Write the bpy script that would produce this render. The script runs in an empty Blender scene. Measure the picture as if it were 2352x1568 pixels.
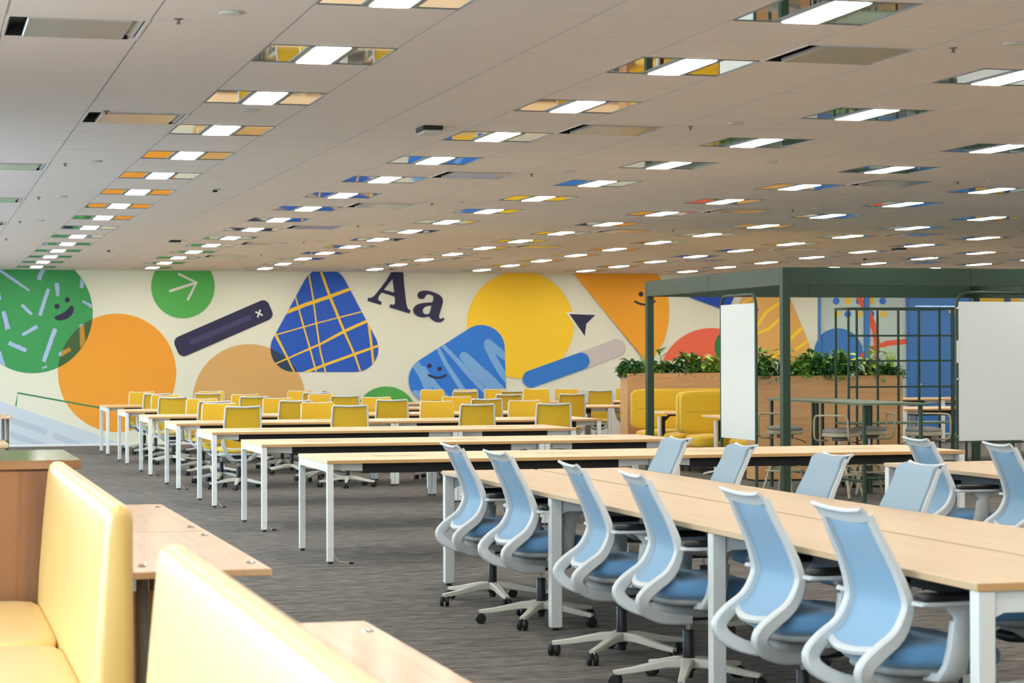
import bpy, math, random
from math import pi, sin, cos, radians
from mathutils import Vector, Matrix
random.seed(7)
SC = bpy.context.scene
COL = SC.collection

# ------------------------------------------------------------------ camera
CAM = (5056.62, 0.2660967, 0.006869, -0.0035628, 1.4367)     # focal px (2352 wide), yaw, pitch, roll, eye height
def cam_axes():
    f, yaw, pit, rol, h = CAM
    F = Vector((sin(yaw)*cos(pit), cos(yaw)*cos(pit), sin(pit)))
    Rt = Vector((cos(yaw), -sin(yaw), 0)); U = Rt.cross(F)
    c, s = cos(rol), sin(rol)
    return c*Rt+s*U, -s*Rt+c*U, F
RT, UP, FW = cam_axes()
cd = bpy.data.cameras.new('camera'); cam = bpy.data.objects.new('camera', cd); COL.objects.link(cam)
M = Matrix.Identity(4)
for i in range(3):
    M[i][0] = RT[i]; M[i][1] = UP[i]; M[i][2] = -FW[i]
M.translation = (0, 0, CAM[4]); cam.matrix_world = M
cd.sensor_fit = 'HORIZONTAL'; cd.sensor_width = 36.0; cd.lens = CAM[0]/2352*36
cd.clip_start = 0.05; cd.clip_end = 200
cd.dof.use_dof = True; cd.dof.focus_distance = 16.0; cd.dof.aperture_fstop = 6.5
SC.camera = cam

# ------------------------------------------------------------------ world, window light, exposure
W = bpy.data.worlds.new('daylight'); SC.world = W; W.use_nodes = True
bg = W.node_tree.nodes['Background']; wn = W.node_tree.nodes; wk = W.node_tree.links
# overcast sky over a darker ground, soft change at the horizon
wtc = wn.new('ShaderNodeTexCoord'); wsx = wn.new('ShaderNodeSeparateXYZ'); wk.new(wtc.outputs['Generated'], wsx.inputs[0])
wmr = wn.new('ShaderNodeMapRange'); wmr.inputs[1].default_value = -0.06; wmr.inputs[2].default_value = 0.08; wk.new(wsx.outputs['Z'], wmr.inputs[0])
wmx = wn.new('ShaderNodeMix'); wmx.data_type = 'RGBA'; wk.new(wmr.outputs[0], wmx.inputs[0])
wmx.inputs[6].default_value = (0.30, 0.38, 0.46, 1); wmx.inputs[7].default_value = (0.66, 0.86, 1.0, 1)
wk.new(wmx.outputs[2], bg.inputs[0]); bg.inputs[1].default_value = 9.0
SC.view_settings.view_transform = 'Standard'; SC.view_settings.look = 'None'
SC.view_settings.exposure = 0.0; SC.view_settings.gamma = 1.0
SC.view_settings.use_curve_mapping = False
SC.cycles.max_bounces = 8; SC.cycles.diffuse_bounces = 5; SC.cycles.glossy_bounces = 4
SC.cycles.transparent_max_bounces = 8; SC.cycles.sample_clamp_indirect = 8.0
LAMP = 36.0                                                     # brightness of the ceiling light panels
WALL_X = -1.75                                                   # window wall on the left
WINDOWS = [(-3.2, 3.0), (3.3, 9.9), (14.0, 20.4), (20.9, 27.4), (27.9, 34.6)]
WSILL, WHEAD = 0.55, 2.62
for a, b in WINDOWS:                                             # portals: guide the sky light through the openings
    ld = bpy.data.lights.new('window_portal', 'AREA'); ld.shape = 'RECTANGLE'
    ld.size = b-a; ld.size_y = WHEAD-WSILL; ld.cycles.is_portal = True
    lo = bpy.data.objects.new('window_portal', ld); COL.objects.link(lo)
    lo.matrix_world = Matrix(((0,0,-1,WALL_X-0.2),(1,0,0,(a+b)/2),(0,-1,0,(WSILL+WHEAD)/2),(0,0,0,1)))

# ------------------------------------------------------------------ materials
def s2l(c):
    c = c/255.0
    return c/12.92 if c <= 0.04045 else ((c+0.055)/1.055)**2.4
def rgb(r, g, b): return (s2l(r), s2l(g), s2l(b), 1)
MATS = {}
def mat(name, col, rough=0.5, metal=0.0, spec=0.5, var=0.0, vscale=8.0, stretch=(1,1,1), bump=0.0, bscale=60.0, alpha=1.0, coat=0.0, sheen=0.0):
    if name in MATS: return MATS[name]
    m = bpy.data.materials.new(name); m.use_nodes = True; nt = m.node_tree; N = nt.nodes; L = nt.links
    p = N['Principled BSDF']; p.inputs['Base Color'].default_value = col
    p.inputs['Roughness'].default_value = rough; p.inputs['Metallic'].default_value = metal
    p.inputs['Specular IOR Level'].default_value = spec
    p.inputs['Coat Weight'].default_value = coat; p.inputs['Sheen Weight'].default_value = sheen
    if alpha < 1: p.inputs['Alpha'].default_value = alpha
    tc = N.new('ShaderNodeTexCoord'); mp = N.new('ShaderNodeMapping'); mp.inputs['Scale'].default_value = stretch
    L.new(tc.outputs['Object'], mp.inputs[0])
    nz = N.new('ShaderNodeTexNoise'); nz.inputs['Scale'].default_value = vscale; nz.inputs['Detail'].default_value = 4
    L.new(mp.outputs[0], nz.inputs['Vector'])
    mx = N.new('ShaderNodeMix'); mx.data_type = 'RGBA'
    d = 1-var; u = 1+var*0.6
    mx.inputs[6].default_value = (col[0]*d, col[1]*d, col[2]*d, 1); mx.inputs[7].default_value = (min(1,col[0]*u), min(1,col[1]*u), min(1,col[2]*u), 1)
    L.new(nz.outputs[0], mx.inputs[0]); L.new(mx.outputs[2], p.inputs['Base Color'])
    if bump > 0:
        n2 = N.new('ShaderNodeTexNoise'); n2.inputs['Scale'].default_value = bscale; L.new(mp.outputs[0], n2.inputs['Vector'])
        bp = N.new('ShaderNodeBump'); bp.inputs['Strength'].default_value = bump; bp.inputs['Distance'].default_value = 0.002
        L.new(n2.outputs[0], bp.inputs['Height']); L.new(bp.outputs[0], p.inputs['Normal'])
    MATS[name] = m; return m
def emis(name, col, st):
    m = bpy.data.materials.new(name); m.use_nodes = True; nt = m.node_tree
    p = nt.nodes['Principled BSDF']; p.inputs['Base Color'].default_value = (0.9,0.9,0.9,1)
    p.inputs['Emission Color'].default_value = col; p.inputs['Emission Strength'].default_value = st
    MATS[name] = m; return m
def wood(name, base, dark, along='X', scale=1.0, rough=0.45, contrast=0.5, bump=0.06):
    m = bpy.data.materials.new(name); m.use_nodes = True; nt = m.node_tree; N = nt.nodes; L = nt.links
    p = N['Principled BSDF']; p.inputs['Roughness'].default_value = rough
    tc = N.new('ShaderNodeTexCoord'); mp = N.new('ShaderNodeMapping')
    st = {'X': (0.9,18,18), 'Y': (18,0.9,18), 'Z': (18,18,0.9)}[along]
    mp.inputs['Scale'].default_value = tuple(v*scale for v in st)
    L.new(tc.outputs['Object'], mp.inputs[0])
    nz = N.new('ShaderNodeTexNoise'); nz.inputs['Scale'].default_value = 1.6; nz.inputs['Detail'].default_value = 6; nz.inputs['Distortion'].default_value = 0.6
    L.new(mp.outputs[0], nz.inputs['Vector'])
    cr = N.new('ShaderNodeValToRGB'); cr.color_ramp.elements[0].position = 0.5-0.25*contrast-0.05; cr.color_ramp.elements[1].position = 0.62
    cr.color_ramp.elements[0].color = dark; cr.color_ramp.elements[1].color = base
    L.new(nz.outputs[0], cr.inputs[0]); L.new(cr.outputs[0], p.inputs['Base Color'])
    bp = N.new('ShaderNodeBump'); bp.inputs['Strength'].default_value = bump; bp.inputs['Distance'].default_value = 0.001
    L.new(nz.outputs[0], bp.inputs['Height']); L.new(bp.outputs[0], p.inputs['Normal'])
    MATS[name] = m; return m
def carpet():
    m = bpy.data.materials.new('carpet'); m.use_nodes = True; nt = m.node_tree; N = nt.nodes; L = nt.links
    p = N['Principled BSDF']; p.inputs['Roughness'].default_value = 0.95; p.inputs['Specular IOR Level'].default_value = 0.1
    tc = N.new('ShaderNodeTexCoord')
    def noise(sc, strv, det=5, rgh=0.6):
        mp = N.new('ShaderNodeMapping'); mp.inputs['Scale'].default_value = strv; L.new(tc.outputs['Object'], mp.inputs[0])
        n = N.new('ShaderNodeTexNoise'); n.inputs['Scale'].default_value = sc; n.inputs['Detail'].default_value = det; n.inputs['Roughness'].default_value = rgh
        L.new(mp.outputs[0], n.inputs['Vector']); return n
    fine = noise(1.0, (8, 150, 1)); broad = noise(1.0, (1.6, 13, 1), 3); pile = noise(260, (1,1,1), 2)
    r1 = N.new('ShaderNodeValToRGB'); e = r1.color_ramp.elements
    e[0].position = 0.36; e[0].color = rgb(60,60,62); e[1].position = 0.62; e[1].color = rgb(156,152,145)
    k = r1.color_ramp.elements.new(0.47); k.color = rgb(104,101,97)
    L.new(fine.outputs[0], r1.inputs[0])
    r2 = N.new('ShaderNodeValToRGB'); e = r2.color_ramp.elements
    e[0].position = 0.36; e[0].color = (0.66,0.67,0.70,1); e[1].position = 0.62; e[1].color = (1.08,1.06,1.02,1)
    L.new(broad.outputs[0], r2.inputs[0])
    mu = N.new('ShaderNodeMix'); mu.data_type = 'RGBA'; mu.blend_type = 'MULTIPLY'; mu.inputs[0].default_value = 1
    L.new(r1.outputs[0], mu.inputs[6]); L.new(r2.outputs[0], mu.inputs[7])
    r3 = N.new('ShaderNodeMapRange'); r3.inputs[3].default_value = 0.66; r3.inputs[4].default_value = 1.20; L.new(pile.outputs[0], r3.inputs[0])
    m3 = N.new('ShaderNodeMix'); m3.data_type = 'RGBA'; m3.blend_type = 'MULTIPLY'; m3.inputs[0].default_value = 1
    L.new(mu.outputs[2], m3.inputs[6]); L.new(r3.outputs[0], m3.inputs[7]); L.new(m3.outputs[2], p.inputs['Base Color'])
    bp = N.new('ShaderNodeBump'); bp.inputs['Strength'].default_value = 0.4; bp.inputs['Distance'].default_value = 0.004
    L.new(fine.outputs[0], bp.inputs['Height']); L.new(bp.outputs[0], p.inputs['Normal'])
    MATS['carpet'] = m; return m
carpet()
wood('maple', rgb(230,202,158), rgb(223,193,148), 'X', 0.8, 0.42)
wood('maple_y', rgb(206,178,138), rgb(200,170,130), 'Y', 0.8, 0.42)
wood('maple_gloss', rgb(214,176,136), rgb(204,165,124), 'Y', 0.8, 0.2, bump=0.0)
MATS['maple_gloss'].node_tree.nodes['Principled BSDF'].inputs['Specular IOR Level'].default_value = 0.3
wood('oak_panel', rgb(212,166,114), rgb(200,152,102), 'X', 0.8, 0.55)
wood('walnut', rgb(142,94,58), rgb(96,60,36), 'Z', 0.35, 0.35, 0.9)
wood('walnut_top', rgb(156,112,72), rgb(124,84,52), 'X', 0.5, 0.12, 0.7)
mat('edge_band_shaded', rgb(205,160,104), 0.5, var=0.05)  # front edges painted darker for the weaker light they get
mat('ceiling_white', rgb(232,224,216), 0.9, var=0.02, vscale=40, bump=0.1, bscale=120)
mat('ceiling_bar', rgb(168,168,166), 0.6)
mat('air_panel', rgb(178,172,160), 0.16, spec=0.6)
mat('plenum', rgb(70,68,66), 0.9)
mat('wall_cream', rgb(230,229,207), 0.75, var=0.01, vscale=3)
mat('wall_white', rgb(226,226,222), 0.8)
mat('skirting', rgb(235,238,240), 0.4)
mat('fixture_grey', rgb(120,128,128), 0.45)
mat('mirror', (0.86,0.86,0.84,1), 0.025, metal=1.0)
emis('lamp', (1.0,0.965,0.905,1), LAMP)
mat('white_metal', rgb(228,230,226), 0.35, var=0.02)
mat('black_plastic', rgb(22,22,24), 0.45, var=0.05)
mat('black_metal', rgb(16,15,17), 0.5)
mat('cream_cable', rgb(205,196,165), 0.5)
mat('chair_grey', rgb(205,208,207), 0.4, var=0.02)
mat('chair_grey_dark', rgb(150,152,150), 0.5, var=0.03)
mat('base_cream', rgb(214,212,198), 0.4, var=0.02)
mat('chrome', (0.75,0.76,0.78,1), 0.15, metal=1.0)
mat('blue_mesh', rgb(148,184,210), 0.7, var=0.08, vscale=300, alpha=0.84)
mat('blue_cover', rgb(146,167,180), 0.85, var=0.06, vscale=300)
mat('blue_fabric', rgb(98,148,190), 0.9, var=0.12, vscale=200, bump=0.3, bscale=500, sheen=0.3)
mat('yellow_mesh', rgb(226,184,40), 0.75, var=0.06, vscale=400, alpha=0.93)
mat('yellow_fabric', rgb(226,186,44), 0.85, var=0.06, vscale=200, bump=0.2, bscale=400, sheen=0.2)
mat('yellow_sofa', rgb(220,180,40), 0.85, var=0.05, vscale=60, bump=0.2, bscale=300, sheen=0.2)
mat('yellow_vinyl', rgb(220,176,84), 0.5, var=0.03, vscale=20, spec=0.9, bump=0.1, bscale=150, coat=1.0, sheen=0.06)
MATS['yellow_vinyl'].node_tree.nodes['Principled BSDF'].inputs['Coat Roughness'].default_value = 0.40
MATS['yellow_vinyl'].node_tree.nodes['Principled BSDF'].inputs['Sheen Roughness'].default_value = 0.4
mat('dark_green', rgb(36,62,46), 0.42, var=0.05)
mat('dark_green_top', rgb(96,116,90), 0.45, var=0.05)
mat('whiteboard', rgb(226,230,226), 0.22, var=0.02, vscale=2)
mat('stool_beige', rgb(186,176,146), 0.35, var=0.03)
mat('stool_cushion', rgb(150,146,142), 0.95, var=0.12, vscale=300, bump=0.3, bscale=600)
mat('leg_grey', rgb(120,112,104), 0.4)
mat('blue_paint', rgb(62,120,186), 0.45, var=0.02)
mat('navy_paint', rgb(44,80,140), 0.45)
mat('glass_frost', rgb(188,206,198), 0.35, var=0.12, vscale=1.2)
mat('soil', rgb(50,40,30), 0.95, var=0.3, vscale=60)
mat('leaf_dark', rgb(62,108,46), 0.45, var=0.35, vscale=30)
mat('leaf_mid', rgb(112,164,62), 0.45, var=0.3, vscale=30)
mat('leaf_lime', rgb(184,212,96), 0.5, var=0.25, vscale=30)
mat('leaf_cream', rgb(226,232,186), 0.5, var=0.15, vscale=30)
mat('leaf_teal', rgb(70,116,80), 0.5, var=0.3, vscale=30)
mat('pink_flower', rgb(228,110,110), 0.6)
mat('device_white', rgb(205,206,200), 0.5)
mat('outside_ground', rgb(170,175,178), 0.9)

# ------------------------------------------------------------------ mesh builder
class MB:
    def __init__(s): s.v = []; s.f = []; s.m = []; s.cur = 0
    def add(s, vs, fs):
        o = len(s.v); s.v += [tuple(x) for x in vs]; s.f += [tuple(i+o for i in q) for q in fs]; s.m += [s.cur]*len(fs)
        return s
    def box(s, x0, x1, y0, y1, z0, z1, c=0.0):
        if c <= 0:
            vs = [(x,y,z) for z in (z0,z1) for y in (y0,y1) for x in (x0,x1)]
            fs = [(0,2,3,1),(4,5,7,6),(0,1,5,4),(2,6,7,3),(0,4,6,2),(1,3,7,5)]
            return s.add(vs, fs)
        c = min(c, (x1-x0)*.49, (y1-y0)*.49, (z1-z0)*.49)
        vs = []; idx = {}
        X = (x0,x1); Y = (y0,y1); Z = (z0,z1)
        for i in (0,1):
            for j in (0,1):
                for k in (0,1):
                    x,y,z = X[i],Y[j],Z[k]; dx = c if i==0 else -c; dy = c if j==0 else -c; dz = c if k==0 else -c
                    idx[i,j,k,0] = len(vs); vs.append((x, y+dy, z+dz))
                    idx[i,j,k,1] = len(vs); vs.append((x+dx, y, z+dz))
                    idx[i,j,k,2] = len(vs); vs.append((x+dx, y+dy, z))
        g = lambda *a: idx[a]
        fs = [(g(0,0,0,0),g(0,0,1,0),g(0,1,1,0),g(0,1,0,0)), (g(1,0,0,0),g(1,1,0,0),g(1,1,1,0),g(1,0,1,0)),
              (g(0,0,0,1),g(1,0,0,1),g(1,0,1,1),g(0,0,1,1)), (g(0,1,0,1),g(0,1,1,1),g(1,1,1,1),g(1,1,0,1)),
              (g(0,0,0,2),g(0,1,0,2),g(1,1,0,2),g(1,0,0,2)), (g(0,0,1,2),g(1,0,1,2),g(1,1,1,2),g(0,1,1,2))]
        for k in (0,1):
            fs += [(g(0,0,k,0),g(0,0,k,1),g(0,0,k,2))] if False else []
        for i in (0,1):
            for j in (0,1):
                fs.append((g(i,j,0,0),g(i,j,0,1),g(i,j,1,1),g(i,j,1,0)))
                fs.append((g(i,0,j,0),g(i,0,j,2),g(i,1,j,2),g(i,1,j,0)))
                fs.append((g(0,i,j,1),g(0,i,j,2),g(1,i,j,2),g(1,i,j,1)))
                for k in (0,1): fs.append((g(i,j,k,0),g(i,j,k,1),g(i,j,k,2)))
        return s.add(vs, fs)
    def tube(s, path, r, seg=8, closed=False, caps=True):
        P = [Vector(p) for p in path]; n = len(P); R = r if isinstance(r, (list,tuple)) else [r]*n
        vs = []; prev = None
        for i, p in enumerate(P):
            a = P[i-1] if (i > 0 or closed) else p; b = P[(i+1) % n] if (i < n-1 or closed) else p
            t = (b-a).normalized()
            if prev is None:
                u = t.orthogonal().normalized()
            else:
                u = prev - t*prev.dot(t)
                u = u.normalized() if u.length > 1e-6 else t.orthogonal().normalized()
            prev = u; w = t.cross(u)
            for k in range(seg):
                an = 2*pi*k/seg; vs.append(p + (u*cos(an)+w*sin(an))*R[i])
        fs = []
        m = n if closed else n-1
        for i in range(m):
            j = (i+1) % n
            for k in range(seg):
                fs.append((i*seg+k, i*seg+(k+1)%seg, j*seg+(k+1)%seg, j*seg+k))
        if caps and not closed:
            fs.append(tuple(range(seg-1,-1,-1))); fs.append(tuple((n-1)*seg+k for k in range(seg)))
        return s.add(vs, fs)
    def strap(s, path, widths, thick, side=None):
        """rectangular strip swept along path; widths measured along the given side vector(s)."""
        P = [Vector(p) for p in path]; n = len(P); vs = []
        Wd = widths if isinstance(widths, (list,tuple)) else [widths]*n
        T = thick if isinstance(thick, (list,tuple)) else [thick]*n
        for i, p in enumerate(P):
            t = (P[min(i+1,n-1)]-P[max(i-1,0)]).normalized()
            sd = Vector(side[i] if isinstance(side, list) else side).normalized()
            sd = (sd - t*sd.dot(t)).normalized(); nn = t.cross(sd)
            w = Wd[i]/2; h = T[i]/2; c = min(w, h)*0.28
            for a, b in ((-w+c,-h),(w-c,-h),(w,-h+c),(w,h-c),(w-c,h),(-w+c,h),(-w,h-c),(-w,-h+c)):
                vs.append(p + sd*a + nn*b)
        fs = []
        for i in range(n-1):
            for k in range(8): fs.append((i*8+k, i*8+(k+1)%8, (i+1)*8+(k+1)%8, (i+1)*8+k))
        fs.append(tuple(range(7,-1,-1))); fs.append(tuple((n-1)*8+k for k in range(8)))
        return s.add(vs, fs)
    def lathe(s, prof, seg=16, c=(0,0,0), axis='Z'):
        vs = []
        for r, z in prof:
            for k in range(seg):
                a = 2*pi*k/seg; q = (r*cos(a), r*sin(a), z)
                if axis == 'X': q = (q[2], q[0], q[1])
                if axis == 'Y': q = (q[1], q[2], q[0])
                vs.append((q[0]+c[0], q[1]+c[1], q[2]+c[2]))
        fs = []
        for i in range(len(prof)-1):
            for k in range(seg): fs.append((i*seg+k, i*seg+(k+1)%seg, (i+1)*seg+(k+1)%seg, (i+1)*seg+k))
        fs.append(tuple(range(seg-1,-1,-1))); fs.append(tuple((len(prof)-1)*seg+k for k in range(seg)))
        return s.add(vs, fs)
    def cushion(s, cx, cy, cz, sx, sy, sz, p=4.0, n=8, pz=None, warp=None):
        """soft rounded block (superellipsoid)"""
        vs = []; fs = []; idx = {}
        def vert(a, b, c):
            key = (round(a,5), round(b,5), round(c,5))
            if key not in idx:
                l = (abs(a)**p+abs(b)**p+abs(c)**p)**(1/p)
                q = [a/l*sx/2, b/l*sy/2, c/l*sz/2]
                if warp: q = warp(*q)
                idx[key] = len(vs); vs.append((q[0]+cx, q[1]+cy, q[2]+cz))
            return idx[key]
        T = [math.tan((2*i/n-1)*pi/4) for i in range(n+1)]
        for i in range(n):
            for j in range(n):
                a0,a1,b0,b1 = T[i],T[i+1],T[j],T[j+1]
                for sg in (1,-1):
                    q = [vert(sg,a0,b0),vert(sg,a1,b0),vert(sg,a1,b1),vert(sg,a0,b1)]; fs.append(tuple(q if sg>0 else q[::-1]))
                    q = [vert(a0,sg,b0),vert(a1,sg,b0),vert(a1,sg,b1),vert(a0,sg,b1)]; fs.append(tuple(q if sg<0 else q[::-1]))
                    q = [vert(a0,b0,sg),vert(a1,b0,sg),vert(a1,b1,sg),vert(a0,b1,sg)]; fs.append(tuple(q if sg>0 else q[::-1]))
        return s.add(vs, fs)
    def sheet(s, rows, thick=0.0, nrm=None):
        """grid of points; optional thickness by offsetting along nrm"""
        nr = len(rows); nc = len(rows[0]); vs = [p for r in rows for p in r]; fs = []
        for i in range(nr-1):
            for j in range(nc-1):
                fs.append((i*nc+j, i*nc+j+1, (i+1)*nc+j+1, (i+1)*nc+j))
        s.add(vs, fs)
        if thick:
            d = Vector(nrm)*thick
            s.add([Vector(v)+d for v in vs], [q[::-1] for q in fs])
            o = 0
            ring = [(0,j) for j in range(nc)] + [(i,nc-1) for i in range(1,nr)] + [(nr-1,j) for j in range(nc-2,-1,-1)] + [(i,0) for i in range(nr-2,0,-1)]
            R1 = [Vector(rows[i][j]) for i,j in ring]; R2 = [q+d for q in R1]; k = len(R1)
            s.add(R1+R2, [(i,(i+1)%k,(i+1)%k+k,i+k) for i in range(k)])
        return s
    def prism(s, pts, d0, d1, axis='Y'):
        """extrude a 2-D polygon; axis Y: pts are (x,z)"""
        n = len(pts)
        def P(a, b, d): return {'Y': (a,d,b), 'X': (d,a,b), 'Z': (a,b,d)}[axis]
        vs = [P(a,b,d0) for a,b in pts]+[P(a,b,d1) for a,b in pts]
        fs = [tuple(range(n)), tuple(range(2*n-1,n-1,-1))]+[(i,i+n,(i+1)%n+n,(i+1)%n) for i in range(n)]
        return s.add(vs, fs)
    def mesh(s, name, m, smooth=None):
        me = bpy.data.meshes.new(name); me.from_pydata(s.v, [], s.f)
        ml = m if isinstance(m, (list,tuple)) else [m]
        for x in ml: me.materials.append(MATS[x])
        if len(ml) > 1:
            for pl, k in zip(me.polygons, s.m): pl.material_index = k
        me.validate()
        if smooth:
            me.shade_smooth(); me.set_sharp_from_angle(angle=radians(smooth))
        me.update()
        return me
    def build(s, name, m, parent=None, smooth=None, loc=None, rz=0.0):
        o = bpy.data.objects.new(name, s.mesh(name, m, smooth)); COL.objects.link(o)
        if parent: o.parent = parent
        if loc: o.location = loc
        if rz: o.rotation_euler = (0,0,rz)
        return o
def recalc(o):
    import bmesh
    b = bmesh.new(); b.from_mesh(o.data); bmesh.ops.recalc_face_normals(b, faces=b.faces); b.to_mesh(o.data); b.free(); return o
def tag(o, label=None, cat=None, group=None, kind=None):
    if label: o['label'] = label
    if cat: o['category'] = cat
    if group: o['group'] = group
    if kind: o['kind'] = kind
    return o
def thing(name, label, cat, loc=(0,0,0), rz=0.0, group=None):
    o = bpy.data.objects.new(name, None); COL.objects.link(o); o.location = loc; o.rotation_euler = (0,0,rz)
    return tag(o, label, cat, group)
def inst(name, me, parent, loc=None, rz=0.0):
    o = bpy.data.objects.new(name, me); COL.objects.link(o); o.parent = parent
    if loc: o.location = loc
    if rz: o.rotation_euler = (0,0,rz)
    return o
def kids(o): return [c for c in KID.get(o.name, [])]
KID = {}
def index_tree(root):
    for c in [x for x in COL.objects if x.parent is root]:
        KID.setdefault(root.name, []).append(c); index_tree(c)
def copy_tree(o, parent=None):
    c = o.copy(); COL.objects.link(c); c.parent = parent
    for ch in KID.get(o.name, []): copy_tree(ch, c)
    return c
ORD = ['first','second','third','fourth','fifth','sixth','seventh','eighth','ninth','tenth','eleventh','twelfth','thirteenth','fourteenth','fifteenth','sixteenth','seventeenth','eighteenth','nineteenth','twentieth']

# ------------------------------------------------------------------ room shell
HC = 2.8805; GX0, GW = 0.98872, 0.60446; GY0, GS = 10.07381, 0.59748
YW = 36.672; XR = 21.5; YB = -4.0
tag(MB().box(WALL_X-0.3, XR, YB, YW+0.3, -0.12, 0.0).build('floor', 'carpet'), kind='structure')
# ceiling: dark void above, tile bars, tiles
ceil = MB().box(WALL_X-0.3, XR, YB, YW+0.3, HC+0.10, HC+0.18).build('ceiling', 'plenum'); tag(ceil, kind='structure')
I0, I1 = -5, 34; J0, J1 = -23, 45
bars = MB()
for i in range(I0, I1+1):
    x = GX0+GW*i
    if WALL_X < x < XR: bars.box(x-0.003, x+0.003, YB, YW, HC+0.001, HC+0.03)
bars.build('ceiling_rail', 'ceiling_bar', ceil)['kind'] = 'stuff'
fix_cells = {}; ac_cells = {}
for m in range(-1, 11):
    for k in range(-6, 15): fix_cells[(1+3*m, 3*k)] = (m, k)
for c in [(-1,-1),(0,5),(-1,11),(-1,17),(-1,23)]: ac_cells[c] = 1
for a in range(5, 30, 6):
    for b in range(-1, 40, 6): ac_cells[(a, b)] = 1
tile_me = MB().box(-GW/2+0.0045, GW/2-0.0045, -GS/2+0.0042, GS/2-0.0042, 0, 0.016).mesh('ceiling_tile', 'ceiling_white')
def proj(x, y, z):
    d = Vector((x, y, z-CAM[4])); q = d.dot(FW)
    if q < 0.2: return None
    return 1176+CAM[0]*d.dot(RT)/q, 784-CAM[0]*d.dot(UP)/q
cands = []; rest = MB()
for i in range(I0, I1):
    for j in range(J0, J1):
        if (i,j) in fix_cells or (i,j) in ac_cells: continue
        x = GX0+GW*(i+0.5); y = GY0+GS*(j+0.5)
        if x-GW/2 < WALL_X-0.2 or x > XR or y < YB or y-GS/2 > YW: continue
        q = proj(x, y, HC)
        vis = q and -60 < q[0] < 2420 and -30 < q[1] < 1568
        if vis: cands.append((y, i, j, x))
        else: rest.box(x-GW/2+0.0045, x+GW/2-0.0045, y-GS/2+0.0042, min(y+GS/2-0.0042, YW), HC, HC+0.016)
cands.sort()
for n, (y, i, j, x) in enumerate(cands):
    if n < 290: inst('ceiling_tile', tile_me, ceil, (x, y, HC))
    else: rest.box(x-GW/2+0.0045, x+GW/2-0.0045, y-GS/2+0.0042, min(y+GS/2-0.0042, YW), HC, HC+0.016)
tag(rest.build('ceiling_tile_field', 'ceiling_white', ceil), kind='stuff')

# left window wall
wl = MB(); ys = [YB]+[v for w in WINDOWS for v in w]+[YW+0.3]
for k in range(0, len(ys), 2): wl.box(WALL_X-0.3, WALL_X, ys[k], ys[k+1], 0, HC+0.1)
for a, b in WINDOWS:
    wl.box(WALL_X-0.3, WALL_X, a, b, 0, WSILL); wl.box(WALL_X-0.3, WALL_X, a, b, WHEAD, HC+0.1)
tag(wl.build('wall_left', 'wall_white'), kind='structure')
for n, (a, b) in enumerate(WINDOWS):
    w = tag(MB().box(WALL_X-0.2, WALL_X-0.14, a, b, WSILL, WSILL+0.05).box(WALL_X-0.2, WALL_X-0.14, a, b, WHEAD-0.05, WHEAD).box(WALL_X-0.2, WALL_X-0.14, a, a+0.05, WSILL, WHEAD).box(WALL_X-0.2, WALL_X-0.14, b-0.05, b, WSILL, WHEAD).build('window_%d' % (n+4), 'white_metal'), kind='structure')
    q = int((b-a)/1.6)
    for j in range(1, q): MB().box(WALL_X-0.2, WALL_X-0.14, a+(b-a)*j/q-0.025, a+(b-a)*j/q+0.025, WSILL+0.05, WHEAD-0.05).build('mullion', 'white_metal', w)
tag(MB().box(XR, XR+0.2, YB, YW+0.3, 0, HC+0.1).build('wall_right', 'wall_cream'), kind='structure')
tag(MB().box(WALL_X-0.3, XR, YB-0.2, YB, 0, HC+0.1).build('wall_front', 'wall_cream'), kind='structure')
# mural wall with the glazed end and the blue door
GL0, DR0, DR1 = 15.69, 17.47, 18.66
wb = MB().box(WALL_X-0.3, GL0, YW, YW+0.25, 0, HC+0.1)
wb = tag(wb.build('wall_back', 'wall_cream'), kind='structure')
tag(MB().box(WALL_X, GL0, YW-0.012, YW, 0, 0.035).build('baseboard_back', 'skirting'), kind='structure')

# ------------------------------------------------------------------ mural (flat print on wall_back)
def wp(px, py, d=0.0):
    r = FW + RT*((px-1176)/CAM[0]) - UP*((py-784)/CAM[0]); t = YW/r.y
    return (r.x*t, CAM[4]+r.z*t)
def circ(cx, cy, r, n=56): return [(cx+r*cos(2*pi*k/n), cy+r*sin(2*pi*k/n)) for k in range(n)]
def clip(poly, conv):
    """Sutherland-Hodgman against a convex polygon"""
    ar = sum(conv[i][0]*conv[(i+1)%len(conv)][1]-conv[(i+1)%len(conv)][0]*conv[i][1] for i in range(len(conv)))
    if ar < 0: conv = conv[::-1]
    out = poly
    for i in range(len(conv)):
        a, b = conv[i], conv[(i+1)%len(conv)]
        side = lambda p: (b[0]-a[0])*(p[1]-a[1])-(b[1]-a[1])*(p[0]-a[0])
        inp = out; out = []
        if not inp: return []
        for k in range(len(inp)):
            p, q = inp[k-1], inp[k]; sp, sq = side(p), side(q)
            if (sp >= 0) != (sq >= 0):
                t = sp/(sp-sq); out.append((p[0]+(q[0]-p[0])*t, p[1]+(q[1]-p[1])*t))
            if sq >= 0: out.append(q)
    return out
def hull(circles, n=40):
    pts = [p for c in circles for p in circ(*c, n)]
    pts = sorted(set((round(a,3), round(b,3)) for a, b in pts))
    def half(P):
        h = []
        for p in P:
            while len(h) > 1 and (h[-1][0]-h[-2][0])*(p[1]-h[-2][1])-(h[-1][1]-h[-2][1])*(p[0]-h[-2][0]) <= 0: h.pop()
            h.append(p)
        return h
    a = half(pts); b = half(pts[::-1]); return a[:-1]+b[:-1]
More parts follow.
